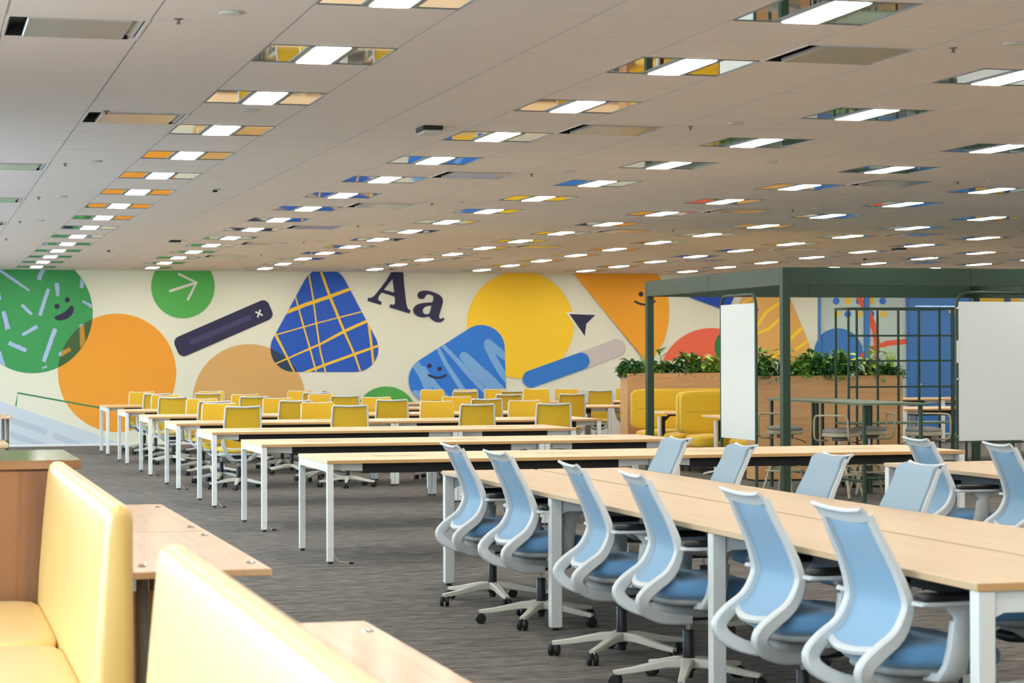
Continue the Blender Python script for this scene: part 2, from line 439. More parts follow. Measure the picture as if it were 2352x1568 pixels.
def stroke(pts, w, rough=0.0, cap=True):
    """outline of a poly-line of given width (constant or per point)"""
    n = len(pts); Wd = w if isinstance(w, (list,tuple)) else [w]*n; L = []; R = []
    if rough > 0:                     # resample so that brush edges can wobble
        P2 = []; W2 = []
        for k in range(n-1):
            m = max(2, int(math.hypot(pts[k+1][0]-pts[k][0], pts[k+1][1]-pts[k][1])/4))
            for j in range(m):
                t = j/m; P2.append((pts[k][0]*(1-t)+pts[k+1][0]*t, pts[k][1]*(1-t)+pts[k+1][1]*t)); W2.append(Wd[k]*(1-t)+Wd[k+1]*t)
        P2.append(pts[-1]); W2.append(Wd[-1]); pts, Wd, n = P2, W2, len(P2)
    for k in range(n):
        a = pts[max(k-1,0)]; b = pts[min(k+1,n-1)]; l = math.hypot(b[0]-a[0], b[1]-a[1]) or 1
        nx, ny = -(b[1]-a[1])/l, (b[0]-a[0])/l; j1 = 1+random.uniform(-rough,rough); j2 = 1+random.uniform(-rough,rough)
        L.append((pts[k][0]+nx*Wd[k]/2*j1, pts[k][1]+ny*Wd[k]/2*j1)); R.append((pts[k][0]-nx*Wd[k]/2*j2, pts[k][1]-ny*Wd[k]/2*j2))
    if cap:
        def arc(c, fr, w):
            an = math.atan2(fr[1]-c[1], fr[0]-c[0]); return [(c[0]+w/2*cos(an-pi*q/8), c[1]+w/2*sin(an-pi*q/8)) for q in range(1,8)]
        return L+arc(pts[-1], L[-1], Wd[-1])+R[::-1]+arc(pts[0], R[0], Wd[0])
    return L+R[::-1]
ROOMRECT = [wp(-200,400), wp(1880.4,400), wp(1880.4,1100), wp(-200,1100)]
XL_, XR_ = ROOMRECT[0][0], GL0
WALLRECT = [(WALL_X+0.01, 0.036), (GL0-0.002, 0.036), (GL0-0.002, HC-0.001), (WALL_X+0.01, HC-0.001)]
layer = [0]
def paint(name, col, polys, lift=None, parent=None, rect=None, y=None):
    """flat printed shape; polys are outlines in photograph pixels, mapped onto the wall plane"""
    if lift is None: layer[0] += 1
    dd = 0.0006*layer[0]+0.0004
    key = 'print_%d_%d_%d' % col
    mat(key, rgb(*col), 0.7, var=0.015, vscale=3)
    import bmesh
    b = bmesh.new()
    for pi_, poly in enumerate(polys):
        q = [wp(*p) for p in poly]; q = clip(q, rect or WALLRECT)
        if len(q) < 3: continue
        cl = []
        for p in q:
            if not cl or math.hypot(p[0]-cl[-1][0], p[1]-cl[-1][1]) > 1e-4: cl.append(p)
        vs = [b.verts.new((p[0], (y or YW)-dd-pi_*0.00003, p[1])) for p in cl]
        try: b.faces.new(vs)
        except ValueError: pass
    bmesh.ops.triangulate(b, faces=b.faces); bmesh.ops.recalc_face_normals(b, faces=b.faces)
    for f in b.faces:
        if f.normal.y > 0: f.normal_flip()
    me = bpy.data.meshes.new(name); b.to_mesh(me); b.free(); me.materials.append(MATS[key])
    o = bpy.data.objects.new(name, me); COL.objects.link(o); o.parent = parent or wb; return o
NAVY = (44,42,76); LILAC = (168,190,226); ORANGE = (240,160,44)
# bottom-left pale band with its stripes, green bracket line
paint('mural_band', (206,216,224), [[(-40,908),(0,921),(220,996.5),(310,1030),(-40,1030)]])
paint('mural_stripe', (190,200,214), [stroke([(-40,941),(102,991)],14), stroke([(127,1001),(215,1034)],14), stroke([(-40,974),(130,1034)],14)])
GREENC = circ(75,719,138,72); ORANGEC = circ(269,856,136,72)
paint('mural_orange_circle', ORANGE, [ORANGEC])
paint('mural_green_line', (34,128,78), [stroke([(36.5,932),(40.5,902),(236,937.5)],3.6,cap=False)])
paint('mural_green_circle', (60,154,86), [GREENC])
def q2(x, y): return (x/6.03, 610+y/6.03)
conf = [([(-20,50),(180,190),(405,345)],[40,42,26]), ([(600,60),(560,120),(535,195)],[60,55,62]), ([(783,240),(795,330),(797,425)],[62,66,36]),
        ([(672,320),(610,500),(553,690)],[46,50,46]), ([(1140,170),(1130,310)],[60,58]), ([(1140,490),(1290,575)],[30,48]), ([(300,540),(440,675)],[46,40]),
        ([(45,630),(110,880)],[56,72]), ([(-20,360),(5,470)],[40,26]), ([(515,840),(310,960)],[50,44]), ([(120,1070),(365,1175)],[56,58]), ([(765,870),(700,1050),(605,1330)],[58,60,54]),
        ([(-30,1200),(50,1400)],[80,60]), ([(580,1420),(650,1395)],[20,30])]
allc = [stroke([q2(*p) for p in P], [w/6.03 for w in Wd], 0.12, False) for P, Wd in conf]
late = [stroke([q2(*p) for p in P], [w/6.03 for w in Wd], 0.12, False) for P, Wd in [([(1130,810),(1140,950),(1145,1140)],[58,76,70]), ([(820,1240),(975,1150)],[60,56])]]
gconv = circ(75,719,137,72)
paint('mural_confetti', LILAC, [clip(p, gconv) for p in allc+late])
lens = clip(GREENC, ORANGEC)
paint('mural_overlap', (62,94,50), [lens])
paint('mural_confetti', (190,142,44), [clip(clip(p, circ(269,856,135.6,72)), gconv) for p in late])
paint('mural_eye', NAVY, [circ(*q2(932,472), 6), circ(*q2(790,563), 6)])
paint('mural_mouth', NAVY, [[q2(*p) for p in [(750,712),(762,700),(830,675),(900,635),(950,588),(975,560),(996,552),(1014,565),(1024,600),(1014,650),(985,692),(940,728),(890,750),(840,760),(790,755),(760,737)]]])
# second green disc with arrow
paint('mural_green_disc', (84,176,84), [circ(420,658,73,56)])
paint('mural_arrow', (226,226,208), [stroke([(391,668),(451,649)],6), stroke([(411,629),(451,649),(432,687)],6)])
# tan disc and blue patterned triangle
paint('mural_tan_disc', (216,170,102), [circ(572,919.5,129.5,64)])
TRI = hull([(745.9,668.7,53),(674,801,53),(816,801,53)])
paint('mural_blue_triangle', (34,88,188), [TRI])
paint('mural_overlap', (44,62,92), [clip(TRI, circ(572,919.5,129.5,64))])
lines = [([(709,628),(719,685),(729.6,766.7),(736.4,811),(748.3,857)],3.6), ([(733,612),(757.8,681.6),(790,760),(815.6,817.7),(829,857)],[6,6,5.5,4.5,3.5]),
         ([(676,672),(678.6,681.6),(697,749.7),(709,790),(727,857)],3.6), ([(628,759),(637,777),(658,817.7),(677,857)],[7,6,4.5,3.5]), ([(845,725),(846.5,740),(853,794),(858,842)],[4,6,5.5,5]),
         ([(645,722),(700,700),(755,681.6),(810,661)],[8.5,8.5,8,7]), ([(622,772),(731,741),(835,714.5)],2.8), ([(628,837),(738,788.8),(791.8,760),(852,733)],[3,5,6.5,7]), ([(690,859),(745,838),(817.3,812),(876,791)],[6,6,6,5])]
paint('mural_grid_line', (244,198,50), [clip(stroke(P, w, 0.05, False), TRI) for P, w in lines])
# dark bar with a cross
def rot_rect(cx, cy, L, H, ang, r, n=6):
    out = []
    for sx, sy, a0 in ((1,1,0),(-1,1,90),(-1,-1,180),(1,-1,270)):
        for k in range(n+1):
            a = radians(a0+90*k/n); out.append((sx*(L/2-r)+r*cos(a), sy*(H/2-r)+r*sin(a)))
    c, s = cos(ang), sin(ang); return [(cx+x*c-y*s, cy+x*s+y*c) for x, y in out]
A = radians(-23.5)
paint('mural_bar', NAVY, [rot_rect(513,753.6,236,48,A,15)])
paint('mural_bar_inset', (66,62,104), [stroke([(441,785),(572,729)],12)])
paint('mural_cross', (232,232,220), [stroke([(586.5,716),(603,724)],3.6,cap=False), stroke([(597.5,711),(591.5,728.5)],3.6,cap=False)])
# letters
def q3(x, y): return (830+x/11.2, 610+y/11.2)
Aout = [(760,60),(1060,60),(1072,170),(1098,500),(1130,800),(1158,1000),(1175,1070),(1205,1115),(1265,1152),(1240,1232),(715,1072),(740,988),(800,1003),(842,996),(862,960),(862,900),(850,795),(515,693),(470,750),(440,800),(428,840),(440,880),(470,908),(525,930),(498,1010),(148,905),(175,822),(220,828),(270,815),(330,770),(380,712),(500,560),(640,375)]
Ahole = [(796,340),(838,690),(575,615)]
bridge = Aout[:1]
def with_hole(outer, hole):
    # join outline and hole with a zero-width slit between their closest points
    best = min(((i,j) for i in range(len(outer)) for j in range(len(hole))), key=lambda t: (outer[t[0]][0]-hole[t[1]][0])**2+(outer[t[0]][1]-hole[t[1]][1])**2)
    i, j = best; ar = lambda P: sum(P[k][0]*P[(k+1)%len(P)][1]-P[(k+1)%len(P)][0]*P[k][1] for k in range(len(P)))
    h = hole[j:]+hole[:j]
    if ar(outer)*ar(h) > 0: h = [h[0]]+h[1:][::-1]
    e = 0.6
    return outer[:i+1]+h+[(h[0][0]+e,h[0][1]+e),(outer[i][0]+e,outer[i][1]+e)]+outer[i+1:]
aout = [(1825,940),(1848,860),(1848,800),(1810,762),(1750,742),(1700,740),(1655,765),(1630,820),(1600,852),(1550,862),(1490,848),(1450,815),(1432,760),(1455,700),(1510,660),(1590,640),(1690,642),(1790,662),(1900,700),(1990,742),(2060,800),(2095,870),(2095,940),(2070,1040),(2035,1160),(2000,1270),(1995,1320),(2010,1352),(2040,1366),(2068,1355),(2085,1333),(2140,1350),(2115,1405),(2060,1448),(1985,1460),(1900,1442),(1820,1400),(1765,1350),(1735,1305),(1660,1328),(1580,1334),(1490,1320),(1400,1280),(1345,1220),(1322,1150),(1340,1080),(1390,1025),(1450,990),(1540,965),(1640,952)]
ahole = [(1800,1030),(1748,1220),(1700,1245),(1650,1248),(1600,1225),(1572,1170),(1585,1115),(1630,1065),(1700,1038)]
def letter(outer, hole, nm):
    # triangulated with the hole via tessellation
    from mathutils.geometry import tessellate_polygon
    layer[0] += 1
    o3 = [Vector((*wp(*q3(*p)),0)) for p in outer]; h3 = [Vector((*wp(*q3(*p)),0)) for p in hole]
    tris = tessellate_polygon([o3, h3]); allv = o3+h3
    vs = [(v.x, YW-0.0006*layer[0]-0.0004, min(v.y, HC-0.001)) for v in allv]
    fs = []
    for t in tris:
        a, b_, c = [Vector(vs[i]) for i in t]
        fs.append(tuple(t) if (b_-a).cross(c-a).y < 0 else tuple(t[::-1]))
    me = bpy.data.meshes.new(nm); me.from_pydata(vs, [], fs); me.materials.append(MATS['print_44_42_76'])
    o = bpy.data.objects.new(nm, me); COL.objects.link(o); o.parent = wb
letter(Aout, Ahole, 'mural_letter_a_capital'); letter(aout, ahole, 'mural_letter_a')
# small disc, green hill
paint('mural_small_disc', (44,82,170), [circ(746,911,13,32)])
paint('mural_green_hill', (82,168,76), [circ(886.6,959,72,56)])
# sun, blue smiling shape
paint('mural_yellow_circle', (252,206,44), [circ(1194.4,745.7,123,72)])
BL = hull([(1105,800,54),(992,872,54),(1110,962,54)])
paint('mural_blue_shape', (44,122,216), [BL])
def q4(x, y): return (930+x/8.04, 735+y/8.04)
st = [([(210,830),(330,1050),(440,1300)],[150,130,150]), ([(330,900),(450,1080),(640,1320),(760,1420)],[110,110,130,100]), ([(620,540),(760,820),(930,1080),(1070,1300)],[70,80,90,100]),
      ([(700,470),(900,680),(1100,900),(1250,1060),(1480,1320)],[70,80,110,120,90]), ([(1090,670),(1300,880),(1500,1080),(1700,1290)],[170,200,230,260]),
      ([(1530,420),(1700,560),(1860,690)],[140,150,120]), ([(1510,480),(1640,720),(1760,930),(1880,1110)],[110,130,130,110]), ([(200,1370),(230,1500)],[170,170])]
blc = hull([(1105,800,53.6),(992,872,53.6),(1110,962,53.6)])
paint('mural_brush_stroke', (122,172,224), [clip(stroke([q4(*p) for p in P], [w/8.04 for w in Wd], 0.06, True), blc) for P, Wd in st])
paint('mural_eye', NAVY, [circ(*q4(452,843),5.3), circ(*q4(638,900),5.3)])
paint('mural_mouth', NAVY, [stroke([q4(*p) for p in [(438,1012),(500,1048),(590,1064),(670,1055),(752,1018)]],5.2)])
# progress pill
paint('mural_pill', (204,194,190), [stroke([(1300,841),(1416,798)],39.5)])
paint('mural_pill_fill', (46,122,206), [stroke([(1219.4,869.7),(1334.4,829)],39.5)])
# orange shape with a face
OR = [(1290,596),(1315,627),(1465,807.5),(1474,820),(1482,827),(1490,828),(1499,822),(1509,806.6),(1519,793),(1526.5,778),(1532,756),(1535.5,735),(1536,714.8),(1534.5,685),(1526.5,655.5),(1509,628.7),(1485,600)]
paint('mural_orange_shape', (242,166,40), [OR])
paint('mural_eye', NAVY, [circ(1471.5,675.5,5.7), circ(1512,675,5.7)])
paint('mural_mouth', NAVY, [stroke([(1458,692.5),(1468,697.5),(1480,699.5),(1492,698),(1503,692)],5)])
paint('mural_cursor_outline', (236,234,222), [[q for q in [(1298.6,716.5),(1373.5,719),(1348,746.5),(1343.5,779)]]])
paint('mural_cursor', NAVY, [[(1306.5,720.8),(1367,723),(1346,743.9),(1342.5,771.8)]])
paint('mural_pale_patch', (212,214,206), [[(1300,893),(1345,896.5),(1440,909),(1440,1030),(1300,1030)]])
# right part behind the pergola
paint('mural_red_disc', (238,108,78), [circ(1633,874,121,60)])
paint('mural_green_disc', (40,128,66), [circ(1683,796,43,40)])
paint('mural_blue_wedge', (28,78,184), [[(1545,668),(1580,682),(1652,708),(1668,708),(1678,698),(1685,682),(1686,668),(1545,668)]])
TAN = [(1722,640),(1706,682),(1697,697.6),(1690,900),(1861,900),(1862,830),(1859.4,797),(1852,776),(1844,757),(1816,692),(1795,640)]
paint('mural_tan_shape', (224,172,92), [TAN])
rb = [([(1730,770),(1738,747),(1760,715),(1792,694)],6.5), ([(1728,769),(1764,755),(1794,729)],6.5), ([(1700,700),(1725.5,684)],4), ([(1812,780),(1841,753)],8.5), ([(1825,803),(1854,783)],7), ([(1770,822),(1795,804)],9)]
paint('mural_ribbon', (248,208,48), [stroke(P, w, 0, False) for P, w in rb])
BD = circ(1926,811,57.5,56)
paint('mural_blue_disc', (58,120,190), [BD])

# glazed partition (window_1) and its mullions, blue door (door_1)
w1 = tag(MB().box(GL0, GL0+0.045, YW-0.02, YW+0.1, 0, HC).box(GL0+0.90, GL0+1.0, YW-0.02, YW+0.1, 0, HC).box(DR0-0.04, DR0, YW-0.02, YW+0.1, 0, HC).box(GL0+0.045, DR0-0.04, YW-0.018, YW+0.1, 0, 0.08).box(GL0+0.045, DR0-0.04, YW-0.018, YW+0.1, HC-0.08, HC).build('window_1', 'blue_paint'), kind='structure')
GY = YW+0.03
for a, b in ((GL0+0.045, GL0+0.90), (GL0+1.0, DR0-0.04)):
    MB().box(a, b, GY, GY+0.012, 0.08, HC-0.08).build('pane', 'glass_frost', w1)
GR = [[(GL0+0.046,0.08),(GL0+0.899,0.08),(GL0+0.899,HC-0.08),(GL0+0.046,HC-0.08)], [(GL0+1.001,0.08),(DR0-0.041,0.08),(DR0-0.041,HC-0.08),(GL0+1.001,HC-0.08)]]
def on_glass(nm, col, polys):
    layer[0] += 1
    for R_ in GR: paint(nm, col, polys, lift=0, parent=w1, rect=R_, y=GY)
layer[0] = 1
on_glass('glass_disc', (60,122,192), [BD])
on_glass('glass_dot', (52,116,206), [circ(x,y,8,24) for x, y in [(1922,691),(1975,691),(2029,691),(1949,721),(2002,721)]])
on_glass('glass_dot', (232,196,70), [circ(x,y,8,24) for x, y in [(1949,691),(2002,691),(1923,721),(1974,721),(2031,721)]])
on_glass('glass_brush', (232,96,58), [stroke([(1960,655),(1974,683),(1998,725),(2012,760),(2016,790),(2014,840)],[12,12,15,14,14,7],0.05), stroke([(1985,818),(2000,803),(2040,788),(2092,783)],[16,13,12,12],0.05)])
d1 = tag(MB().box(DR0, DR0+0.11, YW-0.03, YW+0.12, 0, 2.47).box(DR1-0.11, DR1, YW-0.03, YW+0.12, 0, 2.47).box(DR0+0.11, DR1-0.11, YW-0.03, YW+0.12, 2.33, 2.47).box(DR0, DR1, YW-0.01, YW+0.12, 2.47, HC+0.1).build('door_1', 'blue_paint'), kind='structure')
MB().box(DR0+0.115, DR1-0.115, YW+0.0, YW+0.045, 0.012, 2.325, 0.004).build('door_leaf', 'blue_paint', d1)
MB().lathe([(0.03,0),(0.03,-0.012),(0.012,-0.016),(0.012,-0.045),(0.028,-0.05),(0.03,-0.07),(0.018,-0.082)],12,(DR0+0.19,YW,0.905),'Y').build('door_handle', 'chrome', d1, 40)
MB().lathe([(0.024,0),(0.024,-0.014),(0.016,-0.02)],12,(DR0+0.19,YW,1.0),'Y').build('door_lock', 'chrome', d1, 40)
MB().box(DR1-0.42,DR1-0.13,YW-0.05,YW,2.20,2.27,0.006).box(DR1-0.60,DR1-0.18,YW-0.06,YW-0.045,2.285,2.30).build('door_closer', 'device_white', d1)
w2 = tag(MB().box(DR1, DR1+0.14, YW-0.02, YW+0.1, 0, HC+0.1).box(DR1+0.74, DR1+0.84, YW-0.02, YW+0.1, 0, HC+0.1).box(DR1+0.14, XR, YW-0.018, YW+0.1, 0, 0.1).box(DR1+0.14, XR, YW-0.018, YW+0.1, HC-0.08, HC+0.1).build('window_2', 'navy_paint'), kind='structure')
mat('glass_yellow', rgb(222,182,58), 0.35, var=0.04)
MB().box(DR1+0.14, DR1+0.74, GY, GY+0.012, 0.1, HC-0.08).build('pane', 'glass_yellow', w2)
MB().box(DR1+0.84, XR, GY, GY+0.012, 0.1, HC-0.08).build('pane', 'glass_frost', w2)
layer[0] = 1
paint('glass_disc', (222,182,58), [circ(2318,745,62,48)], parent=w2, rect=[(DR1+0.85,0.1),(XR-0.01,0.1),(XR-0.01,HC-0.09),(DR1+0.85,HC-0.09)], y=GY)

# ------------------------------------------------------------------ ceiling lights, air units, small devices
def fixture_parts():
    M_ = {}
    fr = MB()
    for s in (-1, 1):
        fr.box(min(s*.084,s*.116), max(s*.084,s*.116), -.290, .290, -0.004, 0.03)
        fr.box(min(s*.296,s*.300), max(s*.296,s*.300), -.297, .297, -0.003, 0.02)
        fr.box(-.296, .296, min(s*.290,s*.297), max(s*.290,s*.297), -0.003, 0.02)
    M_['housing'] = fr.mesh('housing', 'fixture_grey')
    pts = []
    for sx, sy, a0 in ((1,1,0),(-1,1,90),(-1,-1,180),(1,-1,270)):
        for k in range(4):
            a = radians(a0+30*k); pts.append((sx*(.083-.018)+.018*cos(a), sy*(.284-.018)+.018*sin(a)))
    M_['diffuser'] = MB().prism(pts, -0.006, 0.004, 'Z').mesh('diffuser', 'lamp')
    M_['mirror_wing'] = MB().box(-.09, .09, -.290, .290, 0.0, 0.004).mesh('mirror_wing', 'mirror')
    return M_
FP = fixture_parts()
ncol = 0
for m in range(-1, 11):
    for k in range(-6, 15):
        x = GX0+GW*(1.5+3*m); y = GY0+GS*(0.5+3*k)
        if y < YB+0.4 or x > XR-0.4: continue
        t = thing('ceiling_light', 'recessed ceiling light, %s from the mural wall in the %s row from left' % (ORD[14-k] if 14-k < 20 else 'last', ORD[m+1]), 'ceiling light', (x, y, HC), 0, 'ceiling lights in the tile grid')
        inst('housing', FP['housing'], t); inst('diffuser', FP['diffuser'], t)
        inst('mirror_wing', FP['mirror_wing'], t, (-.206,0,0)); inst('mirror_wing', FP['mirror_wing'], t, (.206,0,0))
acf = MB().box(-.300,.300,.285,.297,-.004,.05).box(-.300,.300,-.297,-.285,-.004,.05).box(-.300,-.288,-.285,.285,-.004,.05).box(.288,.300,-.285,.285,-.004,.05).mesh('surround', 'ceiling_white')
acp = MB().box(-.212,.230,-.284,.252,-.010,.012,0.004).mesh('intake_panel', 'air_panel')
acd = MB().box(-.288,.288,-.285,.285,.045,.06).box(-.288,.255,.276,.285,-.003,.045).box(-.288,-.282,-.285,.276,-.003,.045).mesh('duct_shade', 'black_metal')  # black back and liners paint in the shade of the recessed slots
acv = MB().strap([(.262,-.28,.012),(.262,.28,.012)],.034,.004,(1,0,-0.5)).mesh('air_vane', 'device_white')
for n, (i, j) in enumerate(sorted(ac_cells)):
    x = GX0+GW*(i+.5); y = GY0+GS*(j+.5)
    q = proj(x, y, HC)
    if x < WALL_X+.4 or x > XR-.4 or not q or not (-120 < q[0] < 2480): continue
    side = 'left edge of the ceiling' if i < 3 else ('%s air unit row from left' % ORD[(i-5)//6+1])
    t = thing('air_conditioner', 'square recessed air unit in the %s, %s from the mural' % (side, ORD[(37-j)//6 if i >= 3 else (29-j)//6]), 'air conditioner', (x, y, HC), 0, 'ceiling air units')
    for nm, me in (('surround',acf),('intake_panel',acp),('duct_shade',acd),('air_vane',acv)): inst(nm, me, t)
sp_me = MB().lathe([(.020,0.0),(.020,-.003),(.008,-.005),(.006,-.019),(.010,-.020),(.010,-.023)],10).mesh('sprinkler', 'leg_grey')
sk_me = MB().lathe([(.05,0.0),(.052,-.004),(.046,-.010),(.02,-.013)],20).mesh('speaker', 'device_white', 30)
def cpt(i, j): return (GX0+GW*i, GY0+GS*j, HC)
def place_on_ceiling(name, me, i, j, label, cat, group=None):
    o = bpy.data.objects.new(name, me); COL.objects.link(o); o.location = cpt(i, j); tag(o, label, cat, group); return o
lefts = [(-1.11),(4.93),(10.93),(16.83),(22.8),(28.7)]
def row_word(n): return ['nearest','second nearest','third nearest','fourth nearest','fifth nearest','farthest'][n]
for n, j in enumerate(lefts):
    place_on_ceiling('sprinkler', sp_me, .18, j, 'small dark sprinkler head in the left ceiling strip, %s to the viewer' % row_word(n), 'sprinkler', 'ceiling sprinklers')
for n, j in enumerate((-1.08,4.98,11.14,16.91,22.9,28.69,34.47)):
    place_on_ceiling('sprinkler', sp_me, 6.18, j, 'small dark sprinkler head over the middle desks, %s from the viewer' % ORD[n], 'sprinkler', 'ceiling sprinklers')
for n, j in enumerate((11.1,17.05,23.0)):
    place_on_ceiling('sprinkler', sp_me, 12.27, j, 'small dark sprinkler head in the right ceiling area, %s from the viewer' % ORD[n], 'sprinkler', 'ceiling sprinklers')
for n, (i, j) in enumerate([(.5,-1.5),(.51,10.5),(.5,16.54),(.5,22.5)]):
    place_on_ceiling('speaker', sk_me, i, j, 'round white ceiling speaker in the left strip, %s from the viewer' % ORD[n], 'speaker', 'ceiling speakers')
for n, (i, j) in enumerate([(6.51,-1.45),(6.52,4.55),(6.53,10.58),(6.52,16.53),(6.52,22.56),(6.5,28.5),(12.59,10.7),(12.54,16.66)]):
    place_on_ceiling('speaker', sk_me, i, j, 'round white ceiling speaker %s, %s from the viewer' % ('over the middle desks' if i < 9 else 'in the right area', ORD[n if i < 9 else n-6]), 'speaker', 'ceiling speakers')
place_on_ceiling('smoke_detector', sk_me, 1.52, 4.52, 'round white detector between two lights of the leftmost visible light row', 'smoke detector')
place_on_ceiling('smoke_detector', sk_me, 8.56, 8.67, 'round white detector right of centre near the red reflection', 'smoke detector')
for n, (i, j) in enumerate([(2.5,14.61),(2.55,32.82),(20.9,33.49)]):
    t = thing('sensor', ['dome motion sensor left of centre under a plain ceiling tile','dome motion sensor at the far left near the mural','dome motion sensor at the far right above the pergola'][n], 'sensor', cpt(i, j))
    inst('sensor_plate', sk_me, t); MB().box(-.02,.02,-.02,.02,-.03,-.012,0.004).build('sensor_eye', 'black_plastic', t)
for n, (i, j) in enumerate([(3.56,5.7),(3.53,28.7),(19.64,28.83)]):
    t = thing('wireless_router', ['black and white wireless box on the ceiling over the front desks','black and white wireless box on the ceiling at the far left','black and white wireless box on the ceiling at the far right'][n], 'router', cpt(i, j))
    MB().box(-.065,.065,-.11,.11,-.026,0,.006).build('mount_plate', 'black_plastic', t); MB().box(-.06,.06,-.11,.10,-.045,-.026,.008).build('body', 'device_white', t)

# ------------------------------------------------------------------ desks
YF = [33.0956, 30.0396, 27.031, 24.0996, 21.1449, 18.0485, 15.0812]
D = 1.184; TH = 0.72
def desk(X0, X1, Yf, label, group='bench desks in rows'):
    L = X1-X0; t = thing('bench_desk', label, 'desk', (X0, Yf, 0), 0, group)
    h = D/2-.004
    MB().box(0, L, 0, h, TH-.024, TH, .0015).build('tabletop', 'maple', t)
    MB().box(0, L, h+.008, D, TH-.024, TH, .0015).build('tabletop', 'maple', t)
    for y in (-.0006,): MB().box(.001, L-.001, y, 0.0, TH-.0235, TH-.0015).build('front_edge', 'edge_band_shaded', t)
    MB().box(.02, L-.02, h+.001, h+.007, TH-.022, TH-.006).build('gap_shade_strip', 'leg_grey', t)  # dark strip standing in for shade in the gap between the tops
    n = max(1, round(L/1.2))
    for k in range(n):
        cx = L*(k+.5)/n
        MB().box(cx-.16, cx+.16, D/2-.075, D/2-.070, TH-.001, TH+.0012).box(cx-.16, cx+.16, D/2+.070, D/2+.075, TH-.001, TH+.0012).build('cable_flap', 'leg_grey', t)
    z1 = TH-.025
    for sx in (0, 1):
        for sy in (0, 1):
            x = .002 if sx == 0 else L-.047; y = .004 if sy == 0 else D-.049
            lg = MB().box(x, x+.045, y, y+.045, .016, z1, .003).build('leg', 'white_metal', t)
            ft = MB().lathe([(.017,0),(.017,.016)],10,(x+.0225,y+.0225,0)).box(x+(.036 if sx==0 else 0), x+(.047 if sx==0 else .009), y+.006, y+.039, .012, .075)
            ft.build('foot', 'black_plastic', lg)
        x = .006 if sx == 0 else L-.036
        MB().prism([(.049,z1),(D-.049,z1),(D-.049,z1-.070),(D-.075,z1-.055),(.075,z1-.055),(.049,z1-.070)], x, x+.03, 'X').build('end_beam', 'white_metal', t)
        a, b = (.047,.27) if sx == 0 else (L-.27, L-.047)
        for yy in (.10, D-.13):
            MB().prism([(a,z1),(b,z1),(b,z1-(.056 if sx==0 else .044)),(a,z1-(.044 if sx==0 else .056))], yy, yy+.03, 'Y').build('side_bracket', 'white_metal', t)
    MB().box(.27, L-.27, .12, .14, z1-.072, z1, .002).box(.27, L-.27, D-.14, D-.12, z1-.072, z1, .002).box(.27, L-.27, .14, D-.14, z1-.072, z1-.066).build('cable_tray', 'black_metal', t)
    return t
J1, J2 = 5.209, 7.63
X0 = 2.7776
rows = [(0,[X0,J1,J2,9.66,12.05],'farthest desk row at the mural'), (1,[X0,J1,J2,9.66,12.05],'second desk row from the mural'), (2,[X0,J1,J2],'third desk row from the mural'),
        (3,[X0,J1,J2],'fourth desk row from the mural'), (4,[X0,J1,6.43],'fifth desk row from the mural'), (5,[X0,J1,6.43],'second nearest empty desk row'), (6,[X0,J1,7.64],'nearest empty desk row')]
for r, xs, word in rows:
    for k in range(len(xs)-1):
        desk(xs[k], xs[k+1], YF[r], '%s maple desk unit, %s' % (['left end','second','third','right end'][k] if len(xs) > 3 else ['left','right'][k], word))
desk(12.80, 15.22, 27.031, 'maple desk seen through the green grid shelf, nearer row before the blue door', 'bench desks in rows')
desk(13.93, 16.36, 33.0956, 'maple bench desk before the blue door, left unit of the farther pair', 'bench desks in rows')
desk(16.36, 18.78, 33.0956, 'maple bench desk before the blue door, right unit of the farther pair', 'bench desks in rows')
for n, (x, y) in enumerate([(2.89,27.09),(2.885,24.12),(2.884,21.13),(2.897,18.19),(2.94,15.08)]):
    t = thing('floor_cable', 'thin cream cable at the front leg of the %s' % ['third desk row from the mural','fourth desk row from the mural','fifth desk row from the mural','second nearest empty desk row','nearest empty desk row'][n], 'cable', (0,0,0), 0, 'desk power cables')
    yf = YF[n+2]
    MB().tube([(2.824,yf+.04,.075),(2.84,yf+.035,.045),(2.86,yf+.02,.018),(x-.01,y+.005,.006)],.0035,6).build('cable', 'cream_cable', t)
    MB().box(x-.012,x+.022,y-.012,y+.018,0,.012,.003).build('floor_plug', 'black_plastic', t)

